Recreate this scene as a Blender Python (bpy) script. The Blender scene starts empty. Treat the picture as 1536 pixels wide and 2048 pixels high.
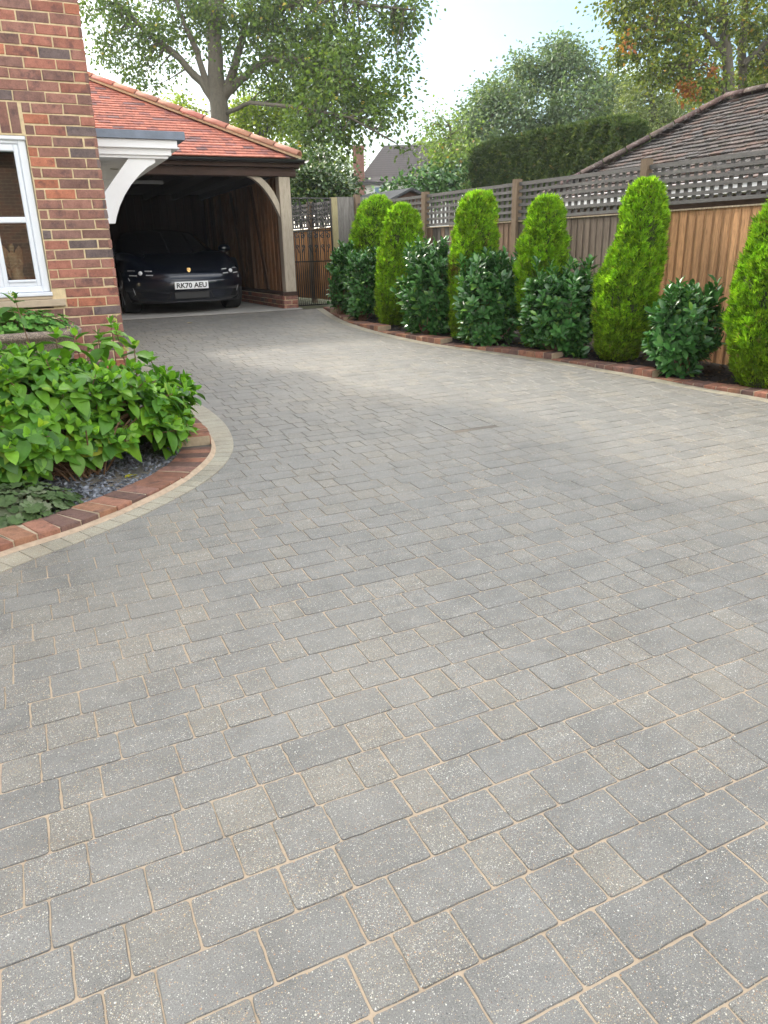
import bpy, math, random
import numpy as np
from mathutils import Matrix, Vector
random.seed(7); RNG=np.random.default_rng(7)
sc=bpy.context.scene
# ------------------------------------------------------------------ camera
FPX,PITCH,ROLL,HEAD,H=1473.6,0.3392,-0.0271,0.439,1.38
def _cam():
    cp,sp=math.cos(PITCH),math.sin(PITCH); cr,sr=math.cos(ROLL),math.sin(ROLL)
    F=np.array([0,cp,-sp]);U=np.array([0,sp,cp]);R=np.array([1.,0,0])
    R,U=cr*R+sr*U,-sr*R+cr*U
    c,s=math.cos(HEAD),math.sin(HEAD); M=np.array([[c,s,0],[-s,c,0],[0,0,1]])
    return M@F,M@U,M@R
CF,CU,CR=_cam()
cd=bpy.data.cameras.new('camera'); cam=bpy.data.objects.new('camera',cd); sc.collection.objects.link(cam)
cd.sensor_fit='VERTICAL'; cd.sensor_height=36; cd.lens=FPX/2048*36; cd.clip_start=0.05; cd.clip_end=600
m=Matrix.Identity(4)
for i in range(3): m[i][0],m[i][1],m[i][2]=CR[i],CU[i],-CF[i]
m[2][3]=H; cam.matrix_world=m; sc.camera=cam
# ------------------------------------------------------------------ sun, sky, exposure
SUN_AZ=math.radians(-18)      # from +Y towards -X
SUN_EL=math.radians(36)
sx,sy,sz=math.sin(SUN_AZ)*math.cos(SUN_EL),math.cos(SUN_AZ)*math.cos(SUN_EL),math.sin(SUN_EL)
sd=bpy.data.lights.new('sun','SUN'); sd.energy=2.0; sd.angle=math.radians(4); sd.color=(1,0.93,0.82)
so=bpy.data.objects.new('sun',sd); sc.collection.objects.link(so)
so.rotation_euler=Vector((sx,sy,sz)).to_track_quat('Z','Y').to_euler()
W=bpy.data.worlds.new('World'); sc.world=W; W.use_nodes=True
wn,wl=W.node_tree.nodes,W.node_tree.links
bg=wn['Background']; sky=wn.new('ShaderNodeTexSky'); sky.sky_type='NISHITA'; sky.sun_disc=False
sky.sun_elevation=SUN_EL; sky.sun_rotation=SUN_AZ; sky.air_density=1.3; sky.dust_density=1.3; sky.ozone_density=1.5
tc=wn.new('ShaderNodeTexCoord'); mp=wn.new('ShaderNodeMapping'); mp.inputs['Scale'].default_value=(1.1,1.1,3.2)
mp.inputs['Location'].default_value=(0.35,0.1,0.2)
nz=wn.new('ShaderNodeTexNoise'); nz.inputs['Scale'].default_value=1.7; nz.inputs['Detail'].default_value=7; nz.inputs['Roughness'].default_value=.55
cr_=wn.new('ShaderNodeValToRGB'); cr_.color_ramp.elements[0].position=.47; cr_.color_ramp.elements[1].position=.70
mx=wn.new('ShaderNodeMix'); mx.data_type='RGBA'; gd=wn.new('ShaderNodeVectorMath'); gd.operation='DOT_PRODUCT'; gd.inputs[1].default_value=(sx,sy,sz)
wl.new(tc.outputs['Generated'],gd.inputs[0])
gm=wn.new('ShaderNodeMapRange'); gm.inputs['From Min'].default_value=.1; gm.inputs['From Max'].default_value=1.; gm.interpolation_type='SMOOTHSTEP'
wl.new(gd.outputs['Value'],gm.inputs[0])
cc=wn.new('ShaderNodeMix'); cc.data_type='RGBA'; cc.inputs['A'].default_value=(4.6,5.0,5.3,1); cc.inputs['B'].default_value=(70,66,59,1)  # clouds near the sun, out of view, brightened to light the scene
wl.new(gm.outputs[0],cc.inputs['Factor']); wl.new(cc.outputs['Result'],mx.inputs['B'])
wl.new(tc.outputs['Generated'],mp.inputs['Vector']); wl.new(mp.outputs[0],nz.inputs['Vector']); wl.new(nz.outputs['Fac'],cr_.inputs[0])
g2=wn.new('ShaderNodeMapRange'); g2.inputs['From Min'].default_value=.3; g2.inputs['From Max'].default_value=.85; wl.new(gd.outputs['Value'],g2.inputs[0])
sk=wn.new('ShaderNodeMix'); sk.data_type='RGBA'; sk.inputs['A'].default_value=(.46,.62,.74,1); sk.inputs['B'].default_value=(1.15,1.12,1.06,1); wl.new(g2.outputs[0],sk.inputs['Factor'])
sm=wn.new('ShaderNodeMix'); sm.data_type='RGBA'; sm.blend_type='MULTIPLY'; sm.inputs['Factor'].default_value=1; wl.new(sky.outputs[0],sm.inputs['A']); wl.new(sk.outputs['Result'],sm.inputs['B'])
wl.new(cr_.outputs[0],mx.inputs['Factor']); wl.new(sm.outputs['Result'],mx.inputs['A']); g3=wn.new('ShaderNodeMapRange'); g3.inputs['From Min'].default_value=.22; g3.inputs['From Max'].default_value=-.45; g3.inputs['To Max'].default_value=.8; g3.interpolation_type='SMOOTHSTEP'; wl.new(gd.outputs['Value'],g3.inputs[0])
sky_fill=wn.new('ShaderNodeMix'); sky_fill.data_type='RGBA'; sky_fill.inputs['B'].default_value=(17,16.6,15.8,1); wl.new(g3.outputs[0],sky_fill.inputs['Factor']); wl.new(mx.outputs['Result'],sky_fill.inputs['A'])   # unseen bright cloud added behind the camera as fill light
wl.new(sky_fill.outputs['Result'],bg.inputs['Color'])
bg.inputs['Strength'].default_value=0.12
sc.view_settings.view_transform='Standard'; sc.view_settings.look='None'; sc.view_settings.gamma=1
sc.view_settings.exposure=1.08
sc.cycles.max_bounces=8; sc.cycles.transparent_max_bounces=8
# ------------------------------------------------------------------ helpers
def zg(y):                      # the drive climbs away from the viewer
    y=min(max(y,-2),12.3); return .025*y+.00145*y*y
def ray(px,py): return CF+(px-768)/FPX*CR-(py-1024)/FPX*CU
def P(px,py,D): return np.array([0,0,H])+D*ray(px,py)
def ground(px,py):
    d=ray(px,py); t=1.
    for _ in range(60):
        f=lambda t:H+t*d[2]-(.025*t*d[1]+.00145*(t*d[1])**2)
        t=t-f(t)/((f(t+1e-4)-f(t))/1e-4); t=max(.05,min(t,80))
    return np.array([0,0,H])+t*d
ORG={None:np.zeros(3)}
def thing(name,label,cat,loc=(0,0,0),group=None,kind=None):
    o=bpy.data.objects.new(name,None); sc.collection.objects.link(o); o.location=tuple(float(v) for v in loc)
    o.empty_display_size=.1
    tagit(o,label,cat,group,kind); ORG[o]=np.array(loc,float); return o
def tagit(o,label=None,cat=None,group=None,kind=None):
    if label: o['label']=label
    if cat: o['category']=cat
    if group: o['group']=group
    if kind: o['kind']=kind
    return o
def link(name,me,parent):
    o=bpy.data.objects.new(name,me); sc.collection.objects.link(o)
    if parent is not None: o.parent=parent
    ORG[o]=ORG[parent]; return o
class MB:
    def __init__(s): s.v=[];s.f=[];s.c=[];s.m=[]
    def add(s,vs,fs,col=(.5,.5,.5),mi=0):
        b=len(s.v); s.v+=[tuple(float(a) for a in v) for v in vs]
        for f in fs: s.f.append([b+i for i in f]); s.c.append(col); s.m.append(mi)
    def box(s,x0,x1,y0,y1,z0,z1,col=(.5,.5,.5),mi=0):
        s.add([(x0,y0,z0),(x1,y0,z0),(x1,y1,z0),(x0,y1,z0),(x0,y0,z1),(x1,y0,z1),(x1,y1,z1),(x0,y1,z1)],
              [(0,3,2,1),(4,5,6,7),(0,1,5,4),(1,2,6,5),(2,3,7,6),(3,0,4,7)],col,mi)
    def obox(s,o,a,b,c,col=(.5,.5,.5),mi=0):      # o corner, three edge vectors
        o,a,b,c=[np.array(q,float) for q in (o,a,b,c)]
        s.add([o,o+a,o+a+b,o+b,o+c,o+a+c,o+a+b+c,o+b+c],[(0,3,2,1),(4,5,6,7),(0,1,5,4),(1,2,6,5),(2,3,7,6),(3,0,4,7)],col,mi)
    def bev(s,o,a,b,c,r,col=(.5,.5,.5),mi=0,jit=0):     # block whose +c face has softened edges
        o,a,b,c=[np.array(q,float) for q in (o,a,b,c)]
        la,lb,lc=[max(np.linalg.norm(q),1e-6) for q in (a,b,c)]
        ia,ib,ic=a/la*r,b/lb*r,c/lc*r
        vs=[o,o+a,o+a+b,o+b, o+c-ic,o+a+c-ic,o+a+b+c-ic,o+b+c-ic, o+c+ia+ib,o+a+c-ia+ib,o+a+b+c-ia-ib,o+b+c+ia-ib]
        if jit: vs=[v+(np.array([random.gauss(0,jit),random.gauss(0,jit*.4),random.gauss(0,jit)]) if i>3 else 0) for i,v in enumerate(vs)]
        s.add(vs,[(0,3,2,1),(0,1,5,4),(1,2,6,5),(2,3,7,6),(3,0,4,7),(4,5,9,8),(5,6,10,9),(6,7,11,10),(7,4,8,11),(8,9,10,11)],col,mi)
    def tube(s,pts,rad,n=8,col=(.5,.5,.5),mi=0,cap=True):
        pts=[np.array(p,float) for p in pts]; k=len(pts)
        if not hasattr(rad,'__len__'): rad=[rad]*k
        rings=[]; up=None
        for i,p in enumerate(pts):
            t=pts[min(i+1,k-1)]-pts[max(i-1,0)]; t/=max(np.linalg.norm(t),1e-9)
            if up is None:
                up=np.array([0,0,1.]) if abs(t[2])<.9 else np.array([1.,0,0])
            x=np.cross(t,up); x/=max(np.linalg.norm(x),1e-9); y=np.cross(x,t); up=y
            rings.append([p+rad[i]*(math.cos(2*math.pi*j/n)*x+math.sin(2*math.pi*j/n)*y) for j in range(n)])
        vs=[v for r in rings for v in r]
        fs=[(i*n+j,i*n+(j+1)%n,(i+1)*n+(j+1)%n,(i+1)*n+j) for i in range(k-1) for j in range(n)]
        if cap: fs+=[tuple(range(n))[::-1],tuple((k-1)*n+j for j in range(n))]
        s.add(vs,fs,col,mi)
    def prism(s,poly,o,u,v,w,col=(.5,.5,.5),mi=0):  # 2-D outline in plane (u,v), pushed along w
        o,u,v,w=[np.array(q,float) for q in (o,u,v,w)]; n=len(poly)
        vs=[o+a*u+b*v for a,b in poly]+[o+a*u+b*v+w for a,b in poly]
        s.add(vs,[tuple(range(n))[::-1],tuple(range(n,2*n))]+[(i,(i+1)%n,n+(i+1)%n,n+i) for i in range(n)],col,mi)
    def build(s,name,mats,parent=None,smooth=False):
        org=ORG[parent]; me=bpy.data.meshes.new(name)
        me.from_pydata((np.array(s.v)-org).tolist(),[],s.f)
        for q in (mats if isinstance(mats,(list,tuple)) else [mats]): me.materials.append(q)
        me.polygons.foreach_set('material_index',s.m)
        ca=me.attributes.new('col','FLOAT_COLOR','FACE')
        ca.data.foreach_set('color',np.array([tuple(c)+(1.,) for c in s.c],dtype=np.float32).ravel())
        if smooth: me.polygons.foreach_set('use_smooth',[True]*len(s.f))
        me.update(); return link(name,me,parent)
def scatter(name,tv,tf,pos,frm,scl,col,mat,parent,smooth=True):
    """copies of a leaf template (tv verts, tf same-size faces): frm (N,3,3) rows are the template axes"""
    tv=np.array(tv,float); tf=np.array(tf); N=len(pos)
    scl=np.asarray(scl,float).reshape(N,1,1)
    V=(tv[None]@frm)*scl+np.asarray(pos)[:,None]-ORG[parent]
    nv=len(tv); k=tf.shape[1]; M=N*len(tf)
    Fc=(tf[None]+(np.arange(N)*nv)[:,None,None]).reshape(-1)
    me=bpy.data.meshes.new(name); me.vertices.add(N*nv); me.vertices.foreach_set('co',V.astype(np.float32).ravel())
    me.loops.add(M*k); me.loops.foreach_set('vertex_index',Fc.astype(np.int32))
    me.polygons.add(M); me.polygons.foreach_set('loop_start',(np.arange(M)*k).astype(np.int32))
    if smooth: me.polygons.foreach_set('use_smooth',np.ones(M,dtype=bool))
    ca=me.attributes.new('col','FLOAT_COLOR','FACE')
    c=np.concatenate([np.asarray(col,float),np.ones((N,1))],1)
    ca.data.foreach_set('color',np.repeat(c,len(tf),0).astype(np.float32).ravel())
    me.materials.append(mat); me.update(calc_edges=True); me.validate()
    return link(name,me,parent)
def frames(d,nrm):
    """rows: x across, y along leaf (d), z normal"""
    d=d/np.maximum(np.linalg.norm(d,axis=1,keepdims=True),1e-9)
    x=np.cross(d,nrm); x/=np.maximum(np.linalg.norm(x,axis=1,keepdims=True),1e-9)
    z=np.cross(x,d); return np.stack([x,d,z],1)
def unit(n):
    v=RNG.normal(size=(n,3)); return v/np.linalg.norm(v,axis=1,keepdims=True)
# ---- materials
class NT:
    def __init__(s,name):
        s.m=bpy.data.materials.new(name); s.m.use_nodes=True; s.n=s.m.node_tree.nodes; s.l=s.m.node_tree.links
        s.b=s.n['Principled BSDF']; s.pos=s.n.new('ShaderNodeNewGeometry').outputs['Position']
        s.att=None
    def N(s,t,**k):
        q=s.n.new('ShaderNode'+t)
        for a,v in k.items(): setattr(q,a,v)
        return q
    def set(s,sock,v):
        if hasattr(v,'is_linked') or isinstance(v,bpy.types.NodeSocket): s.l.new(v,sock)
        else:
            if isinstance(v,(tuple,list)) and len(v)==3 and sock.type=='RGBA': v=tuple(v)+(1,)
            sock.default_value=v
    def noise(s,scale,detail=4,rough=.6,vec=None,stretch=None,dist=0):
        q=s.N('TexNoise'); q.inputs['Scale'].default_value=scale; q.inputs['Detail'].default_value=detail; q.inputs['Roughness'].default_value=rough
        q.inputs['Distortion'].default_value=dist
        v=vec or s.pos
        if stretch:
            mpn=s.N('Mapping'); mpn.inputs['Scale'].default_value=stretch; s.l.new(v,mpn.inputs['Vector']); v=mpn.outputs[0]
        s.l.new(v,q.inputs['Vector']); return q.outputs['Fac']
    def vor(s,scale,feature='F1'):
        q=s.N('TexVoronoi',feature=feature); q.inputs['Scale'].default_value=scale; s.l.new(s.pos,q.inputs['Vector']); return q
    def ramp(s,f,stops):
        q=s.N('ValToRGB'); e=q.color_ramp.elements
        while len(e)<len(stops): e.new(.5)
        for i,(p,c) in enumerate(stops):
            e[i].position=p; e[i].color=(c if len(c)==4 else tuple(c)+(1,)) if isinstance(c,(tuple,list)) else (c,c,c,1)
        s.set(q.inputs[0],f); return q.outputs[0]
    def mix(s,f,a,b,mode='MIX'):
        q=s.N('Mix',data_type='RGBA',blend_type=mode); s.set(q.inputs['Factor'],f); s.set(q.inputs['A'],a); s.set(q.inputs['B'],b); return q.outputs['Result']
    def math(s,op,a,b=0.):
        q=s.N('Math',operation=op); s.set(q.inputs[0],a); s.set(q.inputs[1],b); return q.outputs[0]
    def col(s):
        if not s.att: s.att=s.N('Attribute',attribute_name='col')
        return s.att.outputs['Color']
    def sep(s,c):
        q=s.N('SeparateColor'); s.l.new(c,q.inputs[0]); return q.outputs
    def bump(s,h,strength=.3,dist=.002,prev=None):
        q=s.N('Bump'); q.inputs['Strength'].default_value=strength; q.inputs['Distance'].default_value=dist; s.l.new(h,q.inputs['Height'])
        if prev is not None: s.l.new(prev,q.inputs['Normal'])
        s.l.new(q.outputs[0],s.b.inputs['Normal']); return q.outputs[0]
    def base(s,c): s.set(s.b.inputs['Base Color'],c)
    def rough(s,r): s.set(s.b.inputs['Roughness'],r)
def simple(name,c,rough=.6,var=.15,scale=8,bump=0,bscale=60,metal=0,spec=None,stretch=None,usecol=False):
    t=NT(name); n=t.noise(scale,5,.6,stretch=stretch)
    base=t.col() if usecol else c
    k=t.ramp(n,[(.25,1-var),(.75,1+var)])
    t.base(t.mix(1.,base,k,'MULTIPLY')); t.rough(rough); t.b.inputs['Metallic'].default_value=metal
    if spec is not None: t.b.inputs['Specular IOR Level'].default_value=spec
    if bump: t.bump(t.noise(bscale,4,.6,stretch=stretch),bump,.003)
    return t.m
def wood(name,c1,c2,axis=2,rough=.8,usecol=False,knots=True):
    t=NT(name); st=[22,22,22]; st[axis]=1.1
    n=t.noise(1.6,8,.65,stretch=tuple(st),dist=.6); n2=t.noise(9,4,.6,stretch=tuple(st))
    c=t.mix(n,c1,c2) if not usecol else t.mix(1.,t.col(),t.ramp(n,[(.3,.62),(.7,1.3)]),'MULTIPLY')
    c=t.mix(t.ramp(n2,[(.35,.5),(.5,0.)]),c,tuple(v*.45 for v in c1))
    big=t.noise(.9,3); c=t.mix(1.,c,t.ramp(big,[(.3,.8),(.7,1.15)]),'MULTIPLY')
    t.base(c); t.rough(rough); t.b.inputs['Specular IOR Level'].default_value=.25
    t.bump(n2,.35,.003); return t.m
def leafmat(name,trans=.35,rough=.5,spec=.4,vein=False,tmul=(1.3,1.25,.5),var=.2):
    t=NT(name); n=t.noise(30,2); c=t.mix(1.,t.col(),t.ramp(n,[(.3,1-var),(.7,1+var)]),'MULTIPLY')
    t.base(c); t.rough(rough); t.b.inputs['Specular IOR Level'].default_value=spec
    tr=t.N('BsdfTranslucent'); t.l.new(t.mix(1.,c,tmul,'MULTIPLY'),tr.inputs['Color'])
    ms=t.N('MixShader'); ms.inputs[0].default_value=trans; t.l.new(t.b.outputs[0],ms.inputs[1]); t.l.new(tr.outputs[0],ms.inputs[2])
    t.l.new(ms.outputs[0],t.n['Material Output'].inputs['Surface'])
    if vein: t.bump(n,.3,.004)
    return t.m
def bark(name,c=(.11,.095,.07)):
    t=NT(name); n=t.noise(5,7,.7,stretch=(3,3,.5)); t.base(t.mix(n,tuple(v*.45 for v in c),tuple(v*1.6 for v in c))); t.rough(.95)
    t.bump(t.noise(9,6,.7,stretch=(3,3,.5)),.8,.03); return t.m
# sett material : col.r tint random, col.g speckle amount, col.b warm amount
def settmat(name,c_lo,c_hi,warm):
    t=NT(name); s=t.sep(t.col())
    c=t.mix(s[0],c_lo,c_hi); c=t.mix(s[2],c,warm)
    blot=t.noise(7,5,.65); c=t.mix(1.,c,t.ramp(blot,[(.25,.8),(.75,1.17)]),'MULTIPLY')
    big=t.noise(.55,4,.6); c=t.mix(t.ramp(big,[(.48,0.),(.72,.28)]),c,(.34,.30,.24)); st=t.noise(1.7,6,.7,dist=1.2); c=t.mix(1.,c,t.ramp(st,[(.30,.80),(.48,1.)]),'MULTIPLY')
    fine=t.noise(420,2,.6); c=t.mix(1.,c,t.ramp(fine,[(.28,.62),(.72,1.38)]),'MULTIPLY')
    for sc_,thr,amt in ((340,.23,.9),(130,.15,.85),(210,.17,.9),(520,.3,.8)):
        v=t.vor(sc_); dist=v.outputs['Distance']; rc=t.sep(v.outputs['Color'])
        dot=t.math('LESS_THAN',dist,t.math('MULTIPLY',rc[1],thr*2))
        keep=t.math('GREATER_THAN',t.math('ADD',rc[0],t.math('MULTIPLY',s[1],.34)),.90)
        msk=t.math('MULTIPLY',dot,keep)
        dc=t.ramp(rc[2],[(0.,(.70,.69,.63)),(.32,(.56,.53,.43)),(.5,(.48,.37,.2)),(.66,(.42,.21,.1)),(.76,(.05,.05,.055)),(.9,(.06,.06,.07)),(1.,(.75,.75,.73))])
        c=t.mix(t.math('MULTIPLY',msk,amt*.95),c,dc)
    t.base(c); t.rough(.58); t.b.inputs['Specular IOR Level'].default_value=.5
    t.bump(t.noise(260,4,.7),.35,.0015); return t.m
M={}
M['sett']=settmat('sett_grey',(.165,.164,.154),(.185,.183,.172),(.206,.191,.158))
M['buff']=settmat('sett_buff',(.29,.275,.215),(.35,.33,.26),(.34,.29,.21))
t=NT('joint_sand'); sp=t.N('SeparateXYZ'); t.l.new(t.pos,sp.inputs[0])
f=t.math('ADD',t.math('MULTIPLY',t.math('SUBTRACT',sp.outputs[1],3.1),.55),t.math('MULTIPLY',t.math('SUBTRACT',t.noise(1.1,4),.5),2.6))
t.base(t.mix(t.ramp(f,[(0.,0.),(1.,1.)]),t.mix(t.noise(60),(.33,.255,.18),(.50,.40,.29)),(.13,.12,.105))); t.rough(.95); t.bump(t.noise(300),.5,.002); M['sand']=t.m
def brickmat(name,side=False):
    t=NT(name); c=t.col(); n=t.noise(18,5,.65); n2=t.noise(120,4,.7)
    c=t.mix(1.,c,t.ramp(n,[(.2,.62),(.5,1.),(.8,1.25)]),'MULTIPLY')
    c=t.mix(t.ramp(t.noise(11,5,.7),[(.52,0.),(.68,.55)]),c,(.055,.05,.06))
    c=t.mix(1.,c,t.ramp(n2,[(.2,.7),(.8,1.25)]),'MULTIPLY')
    t.base(c); t.rough(.9); t.b.inputs['Specular IOR Level'].default_value=.2; t.bump(n2,.55,.003); return t.m
M['brick']=brickmat('facing_brick')
M['mortar']=simple('mortar',(.62,.50,.31),.95,.22,25,.8,150)
M['kerbmortar']=simple('kerb_mortar',(.42,.34,.24),.95,.2,25,.5,150)
M['upvc']=simple('white_upvc',(.74,.78,.84),.32,.03,3)
M['white']=simple('white_paint',(.78,.8,.82),.4,.04,5,.05,40)
M['render']=simple('white_render',(.78,.78,.76),.8,.05,3,.2,80)
M['stone']=simple('sill_stone',(.45,.37,.27),.85,.12,20,.3,120)
M['lead']=simple('lead',(.14,.17,.22),.42,.3,6,.2,12,metal=.35)
M['black']=simple('black_plastic',(.02,.02,.022),.4,.1,5)
M['iron']=simple('painted_iron',(.012,.012,.014),.35,.2,20,spec=.6)
M['soil']=simple('soil',(.014,.011,.009),.95,.5,20,.9,50)
M['lawn']=simple('ground_earth',(.06,.07,.03),.95,.4,2,.8,20)
M['concrete']=simple('concrete',(.34,.33,.31),.9,.15,3,.25,60)
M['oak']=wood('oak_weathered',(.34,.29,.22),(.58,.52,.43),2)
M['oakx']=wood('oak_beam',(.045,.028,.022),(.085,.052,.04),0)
M['softwood']=wood('boards_brown',(.1,.05,.022),(.2,.105,.05),2,usecol=True)
M['trellis']=wood('trellis_grey',(.11,.105,.10),(.22,.21,.205),1)
M['post']=wood('post_brown',(.16,.115,.075),(.27,.2,.14),2)
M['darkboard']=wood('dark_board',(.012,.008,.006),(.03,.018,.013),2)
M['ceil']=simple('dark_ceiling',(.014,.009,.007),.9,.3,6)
M['tile']=brickmat('roof_tile'); M['oldtile']=NT('old_tile').m
t=NT('old_roof_tile'); c=t.mix(1.,t.col(),t.ramp(t.noise(9,6,.7),[(.25,.55),(.75,1.35)]),'MULTIPLY')
c=t.mix(t.ramp(t.noise(22,6,.75),[(.56,0.),(.66,.75)]),c,(.3,.29,.26)); c=t.mix(t.ramp(t.noise(5,5,.7),[(.55,0.),(.7,.6)]),c,(.05,.055,.025))
t.base(c); t.rough(.95); t.bump(t.noise(40,5,.7),.7,.01); M['oldtile']=t.m
M['bark']=bark('bark'); M['barkd']=bark('bark_dark',(.07,.06,.05))
M['stem']=simple('shrub_stem',(.17,.1,.055),.8,.3,40,.4,120)
M['leaf']=leafmat('tree_leaf'); M['hleaf']=leafmat('hydrangea_leaf',.28,.42,.45,True,(1.25,1.3,.4),.12)
M['laurel']=leafmat('laurel_leaf',.10,.24,.6,False,(1.3,1.3,.5),.12)
M['conifer']=leafmat('conifer_spray',.22,.7,.15,False,(1.2,1.2,.4),.2)
M['herb']=leafmat('herb_leaf',.22,.65,.25,True,(1.2,1.2,.5),.2)
M['slate']=simple('slate_chip',(.1,.11,.135),.55,.3,40,.3,150,usecol=True)
t=NT('window_glass'); t.base((1,1,1)); t.b.inputs['Transmission Weight'].default_value=1.; t.rough(0.0); t.b.inputs['IOR'].default_value=1.45; M['glass']=t.m
gl=t.N('BsdfGlossy'); gl.inputs['Roughness'].default_value=.01; gl.inputs['Color'].default_value=(.9,.95,1,1)
tp=t.N('BsdfTransparent'); tp.inputs['Color'].default_value=(.82,.85,.84,1); fr=t.N('Fresnel'); fr.inputs[0].default_value=1.5
ms=t.N('MixShader'); t.l.new(t.math('MULTIPLY',fr.outputs[0],2.1),ms.inputs[0]); t.l.new(tp.outputs[0],ms.inputs[1]); t.l.new(gl.outputs[0],ms.inputs[2]); t.l.new(ms.outputs[0],t.n['Material Output'].inputs['Surface'])
# ------------------------------------------------------------------ setting: ground, drive, beds
mb=MB(); xs=[-90,-40,-15,-6,-2,0,2,4,6,8,12,20,40,90]; ys=[-60,-20,-6,-2,0,2,4,6,8,10,12,14,18,25,40,70,140]
for j,y in enumerate(ys):
    for i,x in enumerate(xs): mb.v.append((x,y,zg(y)-.07))
for j in range(len(ys)-1):
    for i in range(len(xs)-1):
        a=j*len(xs)+i; mb.f.append([a,a+1,a+1+len(xs),a+len(xs)]); mb.c.append((.5,.5,.5)); mb.m.append(0)
tagit(mb.build('ground',M['lawn']),kind='structure')
def interp(pts,y):
    pts=sorted(pts,key=lambda p:p[1]); 
    return float(np.interp(y,[p[1] for p in pts],[p[0] for p in pts]))
def resample(pts,step):
    """Catmull-Rom through pts then even steps"""
    pts=[np.array(p,float) for p in pts]; pts=[2*pts[0]-pts[1]]+pts+[2*pts[-1]-pts[-2]]; out=[]
    for i in range(1,len(pts)-2):
        p0,p1,p2,p3=pts[i-1:i+3]
        for k in range(20):
            u=k/20; out.append(.5*((2*p1)+(-p0+p2)*u+(2*p0-5*p1+4*p2-p3)*u*u+(-p0+3*p1-3*p2+p3)*u**3))
    out.append(pts[-2]); out=np.array(out); d=np.r_[0,np.cumsum(np.linalg.norm(np.diff(out,axis=0),axis=1))]
    n=int(d[-1]/step); s=np.arange(n+1)*step
    return np.stack([np.interp(s,d,out[:,0]),np.interp(s,d,out[:,1])],1)
KL=[(-1.75,2.35),(-1.2,2.93),(-.7,3.32),(-.27,3.60),(.07,3.76),(.39,3.99),(.70,4.29),(.95,4.68),(1.055,5.08),(1.08,5.6),(1.05,6.1),(.98,6.75)]
BL=[(-1.65,2.05),(-1.1,2.66),(-.7,3.07),(-.27,3.39),(.17,3.65),(.54,3.93),(.9,4.31),(1.14,4.78),(1.25,5.3),(1.27,5.8),(1.23,6.4),(1.17,7.2),(1.14,8.1),(1.14,9.),(1.14,10),(1.14,12.1)]
KR=[(5.75,2.4),(5.66,3.2),(5.56,4.15),(5.44,4.7),(5.37,5.27),(5.27,5.8),(5.12,6.47),(4.88,7.2),(4.57,8.0),(4.41,8.8),(4.34,9.6),(4.37,10.6),(4.62,12.05)]
BR=[(x-.13,y-.02) for x,y in KR]
blc,brc,klc,krc=resample(BL,.02),resample(BR,.02),resample(KL,.02),resample(KR,.02)
def inpoly(x,y,poly):
    c=False; j=len(poly)-1
    for i in range(len(poly)):
        xi,yi=poly[i];xj,yj=poly[j]
        if (yi>y)!=(yj>y) and x<(xj-xi)*(y-yi)/(yj-yi)+xi: c=not c
        j=i
    return c
DRIVE=[(-2.2,-1.5)]+[tuple(q) for q in resample([(-2.2,1.5)]+[(x-.04,y+.04) for x,y in BL],.1)]+[tuple(q) for q in resample([(x+.04,y) for x,y in BR],.1)][::-1]+[(5.9,-1.5)]
def inside(x,y):
    # left limit and right limit of the grey setts
    if y>12.07: return False
    return inpoly(x,y,DRIVE)
mb=MB()
yy=[-2,-1,0,1,2,3,4,5,6,7,8,9,10,11,12.1]
for a,b in zip(yy[:-1],yy[1:]): mb.add([(-3,a,zg(a)-.0030),(6.2 if a<4 else 5.6,a,zg(a)-.0030),(6.2 if a<4 else 5.6,b,zg(b)-.0030),(-3,b,zg(b)-.0030)],[(0,1,2,3)],mi=1)
JOINTS={0.853:[.774,.907,1.105,1.304],0.991:[.383,.486,.624,.822,.96,1.062,1.259],1.13:[.026,.236,.437,.542,.743,.845,.98,1.18,1.407,1.512,1.644],
1.268:[-.121,-.016,.123,.327,.466,.667,.767,.903,1.038,1.236,1.337,1.532,1.667],1.406:[-.158,.047,.253,.356,.492,.693,.796,.932,1.13,1.266,1.463,1.594,1.785,1.888],
1.545:[-.208,-.068,.139,.239,.377,.48,.618,.719,.852,1.051,1.184,1.385,1.487,1.68,1.81],1.686:[-.149,-.049,.165,.366,.471,.673,.807,.908,1.106,1.206,1.338,1.535],
1.822:[-.113,-.009,.196,.335,.536,.638,.839,.973,1.075],1.957:[-.157,.052,.257,.359,.494,.696,.797,.932,1.13],2.092:[-.136,.003,.108,.311,.447,.548,.749,.882,.985],
2.231:[-.175,-.034,.169,.272,.408,.611,.71],2.365:[-.112,.092,.195,.331,.467],2.504:[-.221,-.013,.125,.227],2.64:[-.084,.056,.158],2.777:[-.153,-.012],2.913:[-.222,-.082]}
cent=sorted(JOINTS); rows=[(y,JOINTS[y]) for y in cent]
y=cent[0]
while y>-.6: y-=.139; rows.append((y,[]))
y=cent[-1]
while y<12.0: y+=.1345; rows.append((y,[]))
rows.sort(key=lambda r:r[0])
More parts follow.
